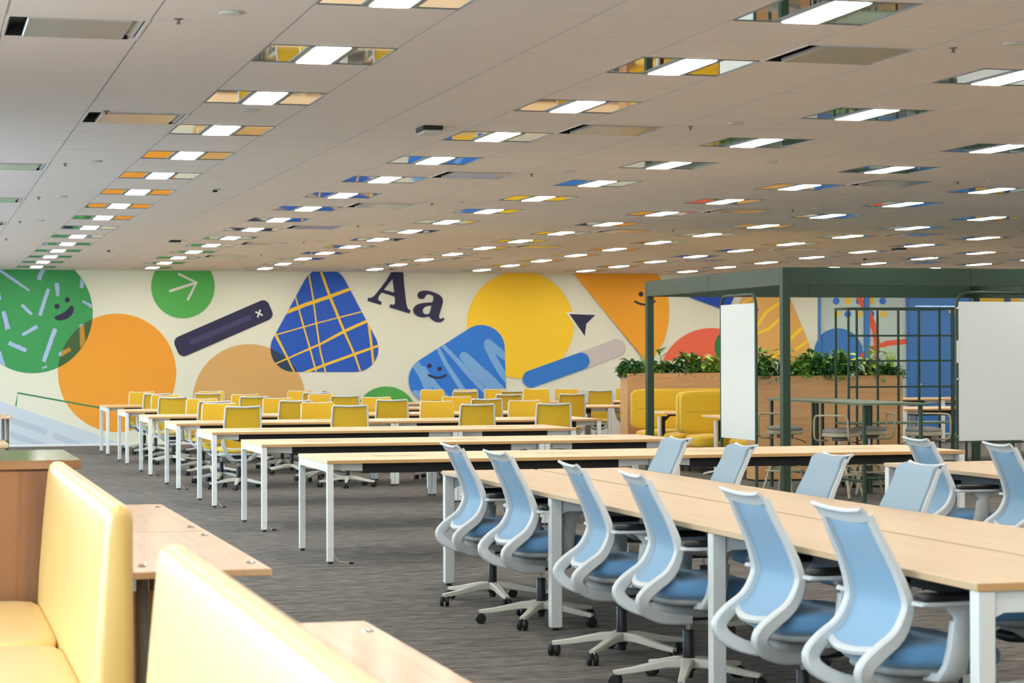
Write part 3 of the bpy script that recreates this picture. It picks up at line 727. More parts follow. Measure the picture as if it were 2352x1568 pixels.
def long_bench(X0_, Y0_, Y1_, label):
    Dp = 1.222; t = thing('long_desk', label, 'desk', (X0_, Y0_, 0), 0, 'long desks with blue chairs')
    n = round((Y1_-Y0_)/2.41); L = Y1_-Y0_; h = Dp/2-.013; z1 = TH-.026
    for k in range(n):
        a, b = L*k/n+.001, L*(k+1)/n-.001
        MB().box(0, h, a, b, TH-.025, TH, .002).build('tabletop', 'maple_y', t)
        MB().box(h+.026, Dp, a, b, TH-.025, TH, .002).build('tabletop', 'maple_y', t)
    MB().box(.001, Dp-.001, -.0006, .001, TH-.0245, TH-.0015).build('front_edge', 'edge_band_shaded', t)
    for k in range(n+1):
        y = min(max(L*k/n-.03, .004), L-.064)
        for x in (.03 if 0 else .006, Dp-.066):
            lg = MB().box(x, x+.06, y, y+.06, .016, z1, .003).build('leg', 'white_metal', t)
            MB().lathe([(.02,0),(.02,.016)],10,(x+.03,y+.03,0)).box(x+.05 if x < .5 else x-.003, x+.063 if x < .5 else x+.01, y+.012, y+.048, .012, .085).build('foot', 'black_plastic', lg)
        MB().prism([(.066,z1),(Dp-.066,z1),(Dp-.066,z1-.085),(Dp-.1,z1-.07),(.1,z1-.07),(.066,z1-.085)], y+.012, y+.046, 'Y').build('cross_beam', 'white_metal', t)
    MB().box(.30,.32,.25,L-.25,z1-.10,z1).box(Dp-.32,Dp-.30,.25,L-.25,z1-.10,z1).box(.32,Dp-.32,.25,L-.25,z1-.10,z1-.094).build('cable_tray', 'black_metal', t)
    MB().box(.02,Dp-.02,.02,L-.02,z1-.004,z1+.001).box(h+.001,h+.025,.002,L-.002,z1+.001,TH-.012).build('under_frame_gap_shade', 'black_metal', t)  # plate under the tops, plus a black strip painting shade into the centre gap
    return t
long_bench(3.22, 6.28, 13.51, 'long maple desk in the right foreground with blue chairs along both sides')
long_bench(6.26, 6.30, 13.54, 'long maple desk at the right edge beyond the nearer one, blue chairs at its side')

# ------------------------------------------------------------------ five-star base shared by task chairs
def star_base(R, zh=.10, wide=.03):
    leg = MB().strap([(.02,0,zh),(.10,0,zh-.002),(R*.75,0,zh-.028),(R,0,zh-.038)], [wide*1.7,wide*1.5,wide*1.1,wide*.9], [.045,.038,.026,.022], (0,1,0)).tube([(R-.008,0,zh-.04),(R-.008,0,.05)],.006,6).mesh('base_leg', 'base_cream', 35)
    cast = MB()
    for s in (-1,1): cast.lathe([(.010,s*.006),(.0265,s*.006),(.029,s*.011),(.029,s*.020),(.024,s*.026),(.008,s*.027)],14,(0,0,.029),'Y')
    cast.box(-.012,.012,-.008,.008,.028,.062,.003)
    return leg, cast.mesh('caster', 'black_plastic', 40)
def add_base(t, legm, castm, R, seed):
    rnd = random.Random(seed); a0 = rnd.uniform(0, 2*pi)
    for k in range(5):
        a = a0+2*pi*k/5
        inst('base_leg', legm, t, (0,0,0), a)
        inst('caster', castm, t, ((R-.008)*cos(a), (R-.008)*sin(a), 0), rnd.uniform(0, 2*pi))
col_black = MB().lathe([(.020,.035),(.020,.06),(.032,.07),(.034,.12),(.026,.125),(.026,.24),(.022,.245)],14).mesh('gas_cylinder', 'black_plastic', 40)
piston = MB().lathe([(.012,.24),(.012,.31)],10).mesh('piston', 'chrome', 40)

# blue task chair, faces local +X
def ribbon(profile, yfun, wfun, thick):
    P = []; Wd = []
    for (x, z), u in profile:
        P.append((x, yfun(u), z)); Wd.append(wfun(u))
    return P, Wd
def smooth_path(pts, n=4):
    out = []
    for i in range(len(pts)-1):
        p0 = pts[max(i-1,0)]; p1 = pts[i]; p2 = pts[i+1]; p3 = pts[min(i+2,len(pts)-1)]
        for k in range(n):
            t = k/n; out.append(tuple(0.5*((2*b)+(-a+c)*t+(2*a-5*b+4*c-d)*t*t+(-a+3*b-3*c+d)*t**3) for a, b, c, d in zip(p0,p1,p2,p3)))
    out.append(tuple(pts[-1])); return out
def blue_chair_meshes():
    R = {}
    fr = MB()
    side = [(-.228,.168,.908,.028),(-.190,.176,.825,.030),(-.147,.186,.74,.034),(-.112,.198,.65,.042),(-.106,.204,.59,.050),(-.145,.205,.51,.062),(-.215,.205,.455,.070),(-.262,.196,.405,.074),(-.250,.180,.36,.074),(-.185,.150,.322,.070),(-.10,.112,.305,.062),(-.02,.085,.300,.055)]
    sp = smooth_path(side, 3)
    for s in (-1, 1):
        fr.strap([(p[0], s*p[1], p[2]) for p in sp], [.030+.4*(p[3]-.03) for p in sp], [.024+.70*(p[3]-.03) for p in sp], [(0.0, 1, 0) for p in sp])
    # top rail with its backward curl, ends swept back and up
    rail = []
    for k in range(9):
        u = -1+2*k/8; y = .180*u; e = abs(u)**2.2
        rail.append((y, e))
    rows_ = []
    for j, (dx, dz) in enumerate([(-.050,.018),(-.044,.024),(-.030,.018),(-.014,.006),(-.004,-.010),(.002,-.026),(-.010,-.024),(-.022,-.004),(-.038,.008),(-.050,.012)]):
        rows_.append([(-.212-.018*e+dx*.8, y, .899+.014*e+dz) for y, e in rail])
    rows_.append(rows_[0])
    fr.sheet(rows_)
    for c_ in (0, 8): fr.add([r[c_] for r in rows_[:-1]], [tuple(range(len(rows_)-1))])
    # lower cross bar
    bar = [(-.208+.03*cos(pi*k/8*0)-.045*(1-abs(-1+2*k/8)**2), .2*(-1+2*k/8), .462-.018*(1-abs(-1+2*k/8)**2)) for k in range(9)]
    fr.tube(bar, .016, 8)
    R['back_frame'] = fr.mesh('back_frame', 'chair_grey', 40)
    # mesh panel
    rows_ = []
    for p in sp:
        if p[2] < .455 or p[2] > .87: continue
        r = []
        for k in range(7):
            u = -1+2*k/6; r.append((p[0]+.008-.020*(1-u*u), (p[1]-.012)*u, p[2]))
        rows_.append(r)
    rows_.insert(0, [(-.216-.006*(1-(-1+2*k/6)**2), .158*(-1+2*k/6), .893) for k in range(7)])
    R['back_mesh'] = MB().sheet(rows_, .004, (1,0,0)).mesh('back_mesh', 'blue_mesh', 60)
    # fabric cover on the front face
    rows_ = []
    for p in sp:
        if p[2] < .47 or p[2] > .87: continue
        rows_.append([(p[0]+.010-.012*(1-(-1+2*k/6)**2), (p[1]+.010)*(-1+2*k/6), p[2]) for k in range(7)])
    for dx, z in ((-.204,.886),(-.211,.905),(-.226,.918),(-.252,.926)):
        rows_.insert(0, [(dx-.010*(1-(-1+2*k/6)**2), .181*(-1+2*k/6), z-.006*(1-(-1+2*k/6)**2)) for k in range(7)])
    R['back_cover'] = MB().sheet(rows_, .018, (1,0,0)).mesh('back_cover', 'blue_cover', 60)
    def wseat(x, y, z):
        z2 = z + .018*(y/.24)**2*(1 if z > 0 else .3) - (.035*max(0, (x-.10)/.17)**2 if x > .10 else 0) + (.012*((x+.12)/.14)**2 if x < -.12 else 0)
        return (x, y*(1-.10*max(0,-x/.25)), z2)
    R['seat'] = MB().cushion(.045,0,.430,.50,.51,.105,2.9,10,warp=wseat).mesh('seat', 'blue_fabric', 60)
    R['seat_shell'] = MB().cushion(.05,0,.385,.42,.42,.05,3.5,8).mesh('seat_shell', 'chair_grey_dark', 60)
    R['under_mount'] = MB().cushion(-.02,0,.335,.30,.22,.075,3.5,8).mesh('under_mount', 'chair_grey_dark', 60)
    R['mechanism'] = MB().cushion(.03,0,.312,.26,.17,.05,4,6).mesh('mechanism', 'black_plastic', 60)
    for s, nm in ((-1,'l'),(1,'r')):
        a = MB().strap([(.005,s*.16,.365),(.02,s*.235,.368),(.035,s*.262,.40),(.050,s*.266,.47),(.060,s*.268,.555)], [.07,.085,.085,.080,.078], [.028,.032,.034,.034,.034], (1,0,0))
        a.strap([(.060,s*.268,.545),(.060,s*.268,.572),(.060,s*.268,.595),(.060,s*.268,.614)], [.056,.060,.11,.16], [.026,.026,.036,.05], (1,0,0))
        a.cushion(.02,s*.268,.620,.27,.078,.018,10,6)
        R['arm'+nm] = a.mesh('armrest', 'chair_grey', 50)
        R['pad'+nm] = MB().cushion(.025,s*.268,.640,.262,.086,.026,8,6).mesh('arm_pad', 'black_plastic', 60)
    return R
BR = .335
b_leg, b_cast = star_base(BR)
BP = blue_chair_meshes()
def make_blue(label, x, y, rz, seed, cover=False):
    t = thing('task_chair', label, 'chair', (x, y, 0), rz, 'blue task chairs at the long desks')
    inst('back_frame', BP['back_frame'], t); inst('back_mesh', BP['back_mesh'], t)
    if cover: inst('back_cover', BP['back_cover'], t)
    for k in ('seat','seat_shell','under_mount','mechanism'): inst(k, BP[k], t)
    for s in ('l','r'):
        a = inst('armrest', BP['arm'+s], t); inst('arm_pad', BP['pad'+s], a)
    c = inst('gas_cylinder', col_black, t); inst('piston', piston, c)
    add_base(t, b_leg, b_cast, BR, seed); return t
left_y = [12.45, 11.42, 10.02, 9.08, 7.80, 6.90]
for n, y in enumerate(left_y):
    make_blue('blue mesh task chair seen from behind, %s from front beside the near long desk' % ORD[5-n], 3.27, y, radians(random.uniform(-4,4)), 100+n*7)
for n, y in enumerate([12.95, 11.85, 10.55, 9.50, 8.0, 6.95]):
    make_blue('blue task chair facing left, %s from the far end beyond the near long desk' % ORD[n], 4.36, y, pi+radians(random.uniform(-4,4)), 200+n*5, True)
for n, (x, y) in enumerate([(6.19,12.36),(6.27,11.46)]):
    make_blue('blue chair at the right edge, %s of two at the second long desk' % ['farther','nearer'][n], x, y, radians(random.uniform(-4,4)), 300+n)

# yellow task chair, faces local +Y
def yellow_chair_meshes():
    R = {}
    fr = MB(); zt = .905
    path = [(-.212,-.185,.53),(-.204,-.205,.68),(-.196,-.222,.82),(-.192,-.232,zt-.02),(-.182,-.235,zt),(-.10,-.246,zt-.006),(0,-.25,zt-.010),(.10,-.246,zt-.006),(.182,-.235,zt),(.192,-.232,zt-.02),(.196,-.222,.82),(.204,-.205,.68),(.212,-.185,.53)]
    fr.tube(path, .0115, 8)
    for s in (-1, 1):
        fr.strap([(s*.212,-.185,.54),(s*.206,-.178,.48),(s*.175,-.165,.41),(s*.120,-.135,.34),(s*.065,-.08,.295),(s*.035,-.02,.285)], [.035,.045,.052,.055,.055,.05], .016, [(1,0,0)]*3+[(1,.3,0)]*3)
    fr.tube([(-.185,-.165,.452),(-.09,-.195,.440),(0,-.203,.436),(.09,-.195,.440),(.185,-.165,.452)], .010, 8)
    fr.strap([(-.12,-.135,.335),(-.06,-.135,.318),(.06,-.135,.318),(.12,-.135,.335)], .02, .014, (0,0,1))
    R['back_frame'] = fr.mesh('back_frame', 'chair_grey', 50)
    rows_ = []
    for z, w, y in [(.46,.188,-.165),(.53,.208,-.185),(.60,.208,-.195),(.68,.204,-.205),(.76,.200,-.215),(.82,.197,-.222),(.875,.193,-.230),(.905,.188,-.233)]:
        rows_.append([(w*(-1+2*k/6), y+.010-.014*(1-(-1+2*k/6)**2), z+(.002-.008*(1-(-1+2*k/6)**2) if z > .9 else 0)) for k in range(7)])
    R['back_panel'] = MB().sheet(rows_, .008, (0,1,0)).mesh('back_panel', 'yellow_mesh', 60)
    def ws(x, y, z): return (x, y, z-(.03*max(0,(y-.10)/.14)**2 if y > .1 else 0)+.012*(x/.24)**2)
    R['seat'] = MB().cushion(0,.03,.425,.47,.47,.08,3.2,8,warp=ws).mesh('seat', 'yellow_fabric', 60)
    R['seat_shell'] = MB().cushion(0,.03,.385,.42,.42,.04,3.5,6).mesh('seat_shell', 'chair_grey', 60)
    R['mechanism'] = MB().cushion(0,.0,.335,.20,.24,.085,4,6).mesh('mechanism', 'black_plastic', 60)
    for s, nm in ((-1,'l'),(1,'r')):
        R['arm'+nm] = MB().strap(smooth_path([(s*.212,-.19,.575),(s*.245,-.14,.600),(s*.255,.0,.605),(s*.256,.10,.595),(s*.256,.15,.55),(s*.256,.145,.46),(s*.245,.09,.395),(s*.20,.02,.37),(s*.12,.0,.362)],3), .034, .016, [(1,0,.0001)]*24+[(0,1,0)]).mesh('armrest', 'chair_grey', 50)
    return R
YR = .32
y_leg, y_cast = star_base(YR)
YP = yellow_chair_meshes()
def make_yellow(label, x, y, rz, seed, lift=0.0):
    t = thing('task_chair', label, 'chair', (x, y, 0), rz, 'yellow task chairs at the desk rows')
    off = (0,0,lift) if lift else None
    for k in ('back_frame','back_panel','seat','seat_shell','mechanism'): inst(k, YP[k], t, off)
    inst('armrest', YP['arml'], t, off); inst('armrest', YP['armr'], t, off)
    c = inst('gas_cylinder', col_black, t); inst('piston', piston, c, off)
    add_base(t, y_leg, y_cast, YR, seed); return t
YB_ = {3:[3.45,4.66,6.10,7.00], 2:[3.55,4.53,5.77,6.98], 1:[3.41,4.49,5.76,8.05,8.98], 0:[3.50,4.27,5.89,8.22,8.96,10.4]}
YFR = {3:[3.43,4.61,6.02,7.10], 2:[3.59,4.61,5.91,6.98], 1:[3.48,4.61,5.72,8.96], 0:[3.46,4.51,5.91,8.10,8.62,9.16,10.35,11.39]}
rw = {0:'farthest desk row', 1:'second farthest desk row', 2:'third farthest desk row', 3:'fourth farthest desk row'}
for r in (0,1,2,3):
    for n, x in enumerate(YB_[r]):
        make_yellow('yellow chair seen from behind, %s from left at the %s' % (ORD[n], rw[r]), x, YF[r]-.03, radians(random.uniform(-6,6)), 400+r*20+n)
    for n, x in enumerate(YFR[r]):
        make_yellow('yellow chair facing the viewer, %s from left behind the %s' % (ORD[n], rw[r]), x, YF[r]+D+.03, pi+radians(random.uniform(-6,6)), 600+r*20+n, .05 if (r == 1 and n == 3) else 0)

# ------------------------------------------------------------------ pergola
PX0, PX1, PY0, PY1 = 8.12, 12.23, 19.84, 23.90; PT, PB, PW = 2.292, 2.118, .08
t = thing('pergola', 'dark green steel pergola frame of posts and deep beams around the bar tables', 'pergola', (PX0, PY0, 0))
def at0(*b): return (b[0]-PX0, b[1]-PX0, b[2]-PY0, b[3]-PY0, b[4], b[5])
for x in (PX0, PX1):
    for y in (PY0, PY1): MB().box(*at0(x, x+PW, y, y+PW, 0, PT), .003).build('post', 'dark_green', t)
ym = PY0+2.05
for x in (PX0, PX1):
    MB().box(*at0(x, x+PW, PY0+PW+.001, ym-.002, PB, PT), .003).build('beam', 'dark_green', t)
    MB().box(*at0(x, x+PW, ym+.002, PY1-.001, PB, PT), .003).build('beam', 'dark_green', t)
for y in (PY0, PY1):
    for a, b in ((PX0+PW+.001, 10.12), (10.124, PX1-.001), (PX1+PW+.001, 14.3), (14.304, 16.3)):
        MB().box(*at0(a, b, y, y+PW, PB, PT), .003).build('beam', 'dark_green', t)
for y in (PY0, PY1): MB().box(*at0(16.301, 16.381, y, y+PW, 0, PT), .003).build('post', 'dark_green', t)
def board(label, along, x, y, w):
    """white board in a round-cornered tube frame hooked under a beam; along 'Y' or 'X'"""
    t = thing('whiteboard_stand', label, 'whiteboard', (x, y, 0), 0 if along == 'X' else pi/2)
    r = .016; W_ = w
    zt = 2.055; path = [(0,0,.02),(0,0,zt-.12)]+[(.12-.12*cos(a), 0, zt-.12+.12*sin(a)) for a in [pi/2*k/6 for k in range(1,7)]]+[(W_-.12+.12*sin(a), 0, zt-.12+.12*cos(a)) for a in [pi/2*k/6 for k in range(0,7)]]+[(W_,0,.02)]
    MB().tube(path, r, 10).build('frame', 'dark_green', t, 40)
    MB().box(.012, W_-.012, -.010, .010, .585, 1.965, .003).build('board', 'whiteboard', t)
    for sx in (.30, W_-.25): MB().tube([(sx,0,zt+.012),(sx,0,PB-.001)],.007,8).tube([(sx-.03,0,zt+.008),(sx+.03,0,zt+.008)],.010,8).build('hook', 'dark_green', t)
    for z in (.63, 1.2, 1.90):
        for sx in (0, W_): MB().lathe([(.012,0),(.014,-.010),(.008,-.014)],10,(sx,-r+.002,z),'Y').build('bolt', 'chrome', t)
    MB().box(-.012,.012,-.019,-.016,1.36,1.58).box(W_-.012,W_+.012,-.019,-.016,1.36,1.58).build('sticker', 'whiteboard', t)
    for sx in (0, W_):
        MB().box(sx-.02, sx+.02, -.11, .11, 0, .02, .004).build('foot', 'dark_green', t)
    MB().box(W_/2-.35, W_/2+.35, -.05, -.012, .560, .566).box(W_/2-.35, W_/2+.35, -.052, -.048, .560, .578).build('pen_tray', 'dark_green', t) if along == 'X' else None
    return t
board('narrow whiteboard panel in a dark green hoop frame hanging under the left pergola beam', 'Y', PX0+.04, 20.64, .98)
board('large cream whiteboard facing the viewer at the right edge under the front beam', 'X', 9.985, PY0+.04, .985)

# green grid shelf on castors
GX, GY_, GWd, GD = 9.81, 22.10, 1.248, .34
def grid_shelf(label, dx):
    t = thing('grid_shelf', label, 'shelf', (GX+dx, GY_, 0), 0, 'green grid shelves'); r = .011
    for x in (0, GWd):
        MB().box(x-r, x+r, -r, r, .08, 1.933, .002).build('post', 'dark_green', t)
    for k in range(6):
        x = GWd*k/5; MB().box(x-r, x+r, GD-r, GD+r, .08, 1.933, .002).build('rear_bar', 'dark_green', t)
    for z in (1.650, 1.376, 1.092): MB().box(r+.001, GWd-r-.001, -r*.8, r*.8, z-.010, z+.010).build('front_rail', 'dark_green', t)
    MB().box(-r, GWd+r, -r, r, 1.934, 1.958, .002).box(-r, GWd+r, GD-r, GD+r, 1.934, 1.958, .002).box(-r, r, r, GD-r, 1.934, 1.958).box(GWd-r, GWd+r, r, GD-r, 1.934, 1.958).build('top_rail', 'dark_green', t)
    for z in (.683,): MB().box(-r, GWd+r, r+.001, GD-r-.001, z, z+.022, .002).build('shelf_plate', 'dark_green_top', t)
    MB().box(-r, GWd+r, -r-.012, GD+r+.012, .058, .078, .002).build('base_plate', 'dark_green_top', t)
    MB().box(-r, GWd+r, -r-.016, -r-.0125, .0785, .13).build('base_lip', 'dark_green', t)
    for x in (.06, GWd-.06):
        for y in (.03, GD-.03):
            MB().lathe([(.012,-.014),(.026,-.013),(.028,-.006),(.028,.006),(.026,.013),(.012,.014)],12,(x,y,.028),'X').box(x-.008,x+.008,y-.01,y+.01,.03,.0575).build('castor', 'black_plastic', t, 40)
grid_shelf('tall open dark green steel grid shelf on castors behind the bar tables', 0)
grid_shelf('second green grid shelf mostly hidden behind the large cream whiteboard', 1.40)

# bar tables
def bar_table(x0, x1, y0, y1, label):
    t = thing('bar_table', label, 'table', (x0, y0, 0), 0, 'green bar tables'); w = x1-x0; l = y1-y0; r = .02
    pts = []
    for cx, cy, a0 in ((w-.02,l-.02,0),(.02,l-.02,90),(.02,.02,180),(w-.02,.02,270)):
        for k in range(4): pts.append((cx+.02*cos(radians(a0+30*k)), cy+.02*sin(radians(a0+30*k))))
    MB().prism(pts, .948, .970, 'Z').build('tabletop', 'dark_green_top', t)
    for x in (.04, w-.04):
        for y in (.05, l-.05):
            MB().tube([(x,y,.004),(x,y,.947)],r,12).lathe([(.026,0),(.026,.012),(.02,.014)],12,(x,y,0)).build('leg', 'dark_green', t, 40)
    for x in (.04, w-.04): MB().tube([(x,.07,.205),(x,l-.07,.205)],.014,8).build('foot_rail', 'dark_green', t, 40)
    for y in (.05, l-.05): MB().tube([(.06,y,.235),(w-.06,y,.235)],.014,8).build('foot_rail', 'dark_green', t, 40)
    return t
bar_table(8.93, 9.60, 19.80, 21.22, 'dark green high bar table, nearer of the two under the pergola').rotation_euler[2] = -.05
bar_table(9.001, 9.671, 21.222, 22.642, 'dark green high bar table, farther of the two under the pergola').rotation_euler[2] = -.05

# bar stools, backrest towards local -X
def stool_meshes():
    R = {}
    R['cushion'] = MB().lathe([(.0,.655),(.178,.655),(.184,.668),(.176,.686),(.14,.700),(.07,.706),(.001,.707)],24).mesh('cushion', 'stool_cushion', 50)
    R['seat_rim'] = MB().lathe([(.10,.612),(.17,.614),(.186,.620),(.187,.648),(.182,.6545),(.10,.6548)],24).mesh('seat_rim', 'stool_beige', 50)
    R['mechanism'] = MB().cushion(0,0,.592,.18,.14,.04,4,5).mesh('mechanism', 'leg_grey', 60)
    hoop = smooth_path([(-.02,-.13,.578),(-.15,-.17,.578),(-.205,-.185,.60),(-.222,-.186,.66),(-.226,-.184,.76),(-.228,-.172,.815),(-.232,-.14,.832),(-.236,0,.834),(-.232,.14,.832),(-.228,.172,.815),(-.226,.184,.76),(-.222,.186,.66),(-.205,.185,.60),(-.15,.17,.578),(-.02,.13,.578)],3)
    R['back_hoop'] = MB().tube(hoop,.010,8).mesh('back_hoop', 'stool_beige', 60)
    R['piston'] = MB().lathe([(.014,.30),(.014,.575)],12).lathe([(.022,.30),(.022,.36)],12).mesh('piston', 'chrome', 50)
    R['lever'] = MB().tube([(.02,-.06,.585),(.07,-.17,.545),(.085,-.21,.525)],.005,6).mesh('lever', 'black_plastic', 50)
    legs = MB()
    for k in range(4):
        a = pi/4+pi/2*k; c, s = cos(a), sin(a)
        P = smooth_path([(.02*c,.02*s,.315),(.09*c,.09*s,.317),(.145*c,.145*s,.290),(.175*c,.175*s,.22),(.215*c,.215*s,.10),(.245*c,.245*s,.004)],3)
        R['leg%d' % k] = MB().tube(P,.013,8).mesh('leg', 'stool_beige', 60)
    R['foot_ring'] = MB().tube([(.195*cos(2*pi*k/28),.195*sin(2*pi*k/28),.235) for k in range(28)],.009,8,closed=True).mesh('foot_ring', 'stool_beige', 60)
    R['hub'] = MB().lathe([(.03,.295),(.036,.30),(.036,.330),(.026,.334)],16).mesh('hub', 'stool_beige', 50)
    return R
SP = stool_meshes()
def stool(x, y, rz, label):
    t = thing('bar_stool', label, 'stool', (x, y, 0), rz, 'bar stools around the green tables')
    for k, nm in (('cushion','cushion'),('seat_rim','seat_rim'),('mechanism','mechanism'),('back_hoop','back_hoop'),('piston','piston'),('lever','lever'),('leg0','leg'),('leg1','leg'),('leg2','leg'),('leg3','leg'),('foot_ring','foot_ring'),('hub','hub')):
        inst(nm, SP[k], t)
stool(8.84, 21.55, radians(38), 'beige bar stool with grey cushion partly behind the near left pergola post')
stool(9.05, 20.60, radians(42), 'beige bar stool with grey cushion in front of the middle legs of the bar tables')
stool(9.57, 21.05, radians(168), 'beige bar stool beyond the bar table with its backrest hoop turned to the right')
stool(9.98, 20.62, radians(215), 'beige bar stool at the right end of the bar tables before the blue door')

# ------------------------------------------------------------------ booth sofas, booth tables, planters
def booth(x0, y, face, label, w=1.82):
    """tall-back sofa; face -1 looks toward the viewer, +1 away"""
    t = thing('booth_sofa', label, 'sofa', (x0, y, 0), 0, 'yellow booth sofas'); s = face
    def yy(a, b): return (min(a*s,b*s), max(a*s,b*s))
    def cb(nm, x, X, a, b, z, Z, p=9):
        q = yy(a, b); MB().cushion((x+X)/2, (q[0]+q[1])/2, (z+Z)/2, X-x, q[1]-q[0], Z-z, p, 12).build(nm, 'yellow_sofa', t, 50)
    cb('back_cushion', .0, w, .0, .11, .46, 1.0, 12)
    q = yy(.104, .1115); mat('yellow_seam', rgb(150,112,20), 0.9)
    MB().box(.06, w-.06, q[0], q[1], .738, .742, .0015).build('seam', 'yellow_seam', t)
    cb('seat', .01, w-.01, .07, .74, .30, .475, 6)
    q = yy(.06, .66); MB().box(.02, w-.02, q[0], q[1], .17, .305, .01).build('seat_base', 'yellow_sofa', t)
    for lx in (.10, w-.10):
        for ly in (.12, .58):
            MB().tube([(lx, ly*s, 0), (lx, ly*s, .175)],.012,8).build('leg', 'black_metal', t)
booth(9.23, 27.90, -1, 'yellow booth sofa facing the viewer along the farther planter')
booth(9.23, 25.985, 1, 'yellow booth sofa facing away, back to back behind the nearer sofa')
booth(9.23, 25.975, -1, 'yellow booth sofa facing the viewer, front one of the back-to-back pair')
booth(9.31, 23.86, 1, 'yellow booth sofa facing away with its back against the nearer planter')
def booth_table(x0, x1, y0, y1, label):
    t = thing('booth_table', label, 'table', (x0, y0, 0), 0, 'booth tables'); w = x1-x0; d = y1-y0
    MB().box(0, w, 0, d, .697, .72, .003).build('tabletop', 'maple', t)
    MB().box(.18, w-.18, d/2-.03, d/2+.03, .665, .696).build('under_beam', 'black_metal', t)
    for x in (.065, w-.17):
        c = MB().lathe([(.028,.04),(.028,.64),(.03,.664)],16,(x,d/2,0)).build('column', 'white_metal', t, 40)
        MB().prism([(x+.03,.664),(x+.14,.664),(x+.07,.60),(x+.07,.42),(x+.03,.42)], d/2-.018, d/2+.018, 'Y').build('fold_bracket', 'black_plastic', t)
        f = MB()
        for s in (-1, 1):
            f.strap([(x,d/2,.055),(x-.02,d/2+s*.16,.035),(x-.04,d/2+s*.30,.012)],[.06,.045,.035],.022,(1,0,0))
            f.strap([(x,d/2,.055),(x+.03,d/2+s*.16,.035)],[.05,.04],.022,(1,0,0))
        f.build('base_foot', 'white_metal', t)
booth_table(9.20, 10.9, 26.72-.27, 27.02+.12, 'small maple booth table between the two farther yellow sofas')
booth_table(9.24, 10.9, 24.50, 25.18, 'small maple booth table in front of the nearer yellow sofa')

# planters
def leaf_mesh(L, w, droop, mats, nm='leaf', vari=False):
    """one leaf along +X, midrib fold, optional pale edge"""
    mb = MB(); n = 5; pts = []
    for k in range(n+1):
        u = k/n; ww = w*sin(pi*min(1,u*.92+.06))**.8*(1 if k < n else .05); x = L*u; z = L*(.35*u-droop*u*u)
        pts.append([(x,-ww/2,z+ww*.12),(x,-ww*.30,z+ww*.05),(x,0,z),(x,ww*.30,z+ww*.05),(x,ww/2,z+ww*.12)])
    for k in range(n):
        for j in range(4):
            mb.cur = 1 if (vari and j in (0,3)) else 0
            o = len(mb.v); mb.add([pts[k][j],pts[k][j+1],pts[k+1][j+1],pts[k+1][j]],[(0,1,2,3)])
    return mb.mesh(nm, mats, 80)
LEAF = {'dark': leaf_mesh(.11,.055,.5,['leaf_dark']), 'mid': leaf_mesh(.12,.05,.6,['leaf_mid']), 'lime': leaf_mesh(.13,.07,.5,['leaf_lime']), 'vari': leaf_mesh(.14,.085,.9,['leaf_teal','leaf_cream'],vari=True),
        'teal': leaf_mesh(.10,.07,.7,['leaf_teal']), 'ficus': leaf_mesh(.16,.055,.3,['leaf_mid'])}
def foliage(parent, rnd, kinds, n, rx, ry, h, lift, sc=1.25):
    n = int(n*2.0); h = h*1.35
    """dense small leaves joined into one mass"""
    mb = MB(); mm = ['leaf_dark','leaf_mid','leaf_lime','leaf_teal','leaf_cream']
    for _ in range(n):
        k = rnd.choice(kinds); a = rnd.uniform(0, 2*pi); rr = math.sqrt(rnd.random()); bx = rx*rr*cos(a); by = ry*rr*sin(a); bz = lift+h*rnd.random()*(1-.5*rr*rr)
        L = rnd.uniform(.035,.085)*sc; w = L*rnd.uniform(.4,.75); yaw = a+rnd.uniform(-1.2,1.2); pit = rnd.uniform(-.7,.9)
        d = Vector((cos(yaw)*cos(pit), sin(yaw)*cos(pit), sin(pit))); s = Vector((-sin(yaw), cos(yaw), rnd.uniform(-.5,.5))).normalized(); up = d.cross(s)
        B = Vector((bx,by,bz)); mb.cur = k
        mb.add([B, B+d*L*.45-s*w/2+up*w*.1, B+d*L-up*L*.15, B+d*L*.45+s*w/2+up*w*.1, B+d*L*.5-up*w*.08],[(0,1,4),(1,2,4),(2,3,4),(3,0,4)])
    o = mb.build('foliage', mm, parent); o['kind'] = 'stuff'; return o
def grass(parent, rnd, n, h, r, m):
    mb = MB()
    for _ in range(n):
        a = rnd.uniform(0,2*pi); q = rnd.uniform(.3,1)*r; hh = h*rnd.uniform(.6,1); w = .004
        P = [Vector((q*.15*cos(a),q*.15*sin(a),0)), Vector((q*.45*cos(a),q*.45*sin(a),hh*.6)), Vector((q*cos(a),q*sin(a),hh))]
        s = Vector((-sin(a),cos(a),0))*w
        mb.add([P[0]-s,P[0]+s,P[1]+s*.8,P[1]-s*.8,P[2]],[(0,1,2,3),(3,2,4)])
    o = mb.build('blades', m, parent); o['kind'] = 'stuff'; return o
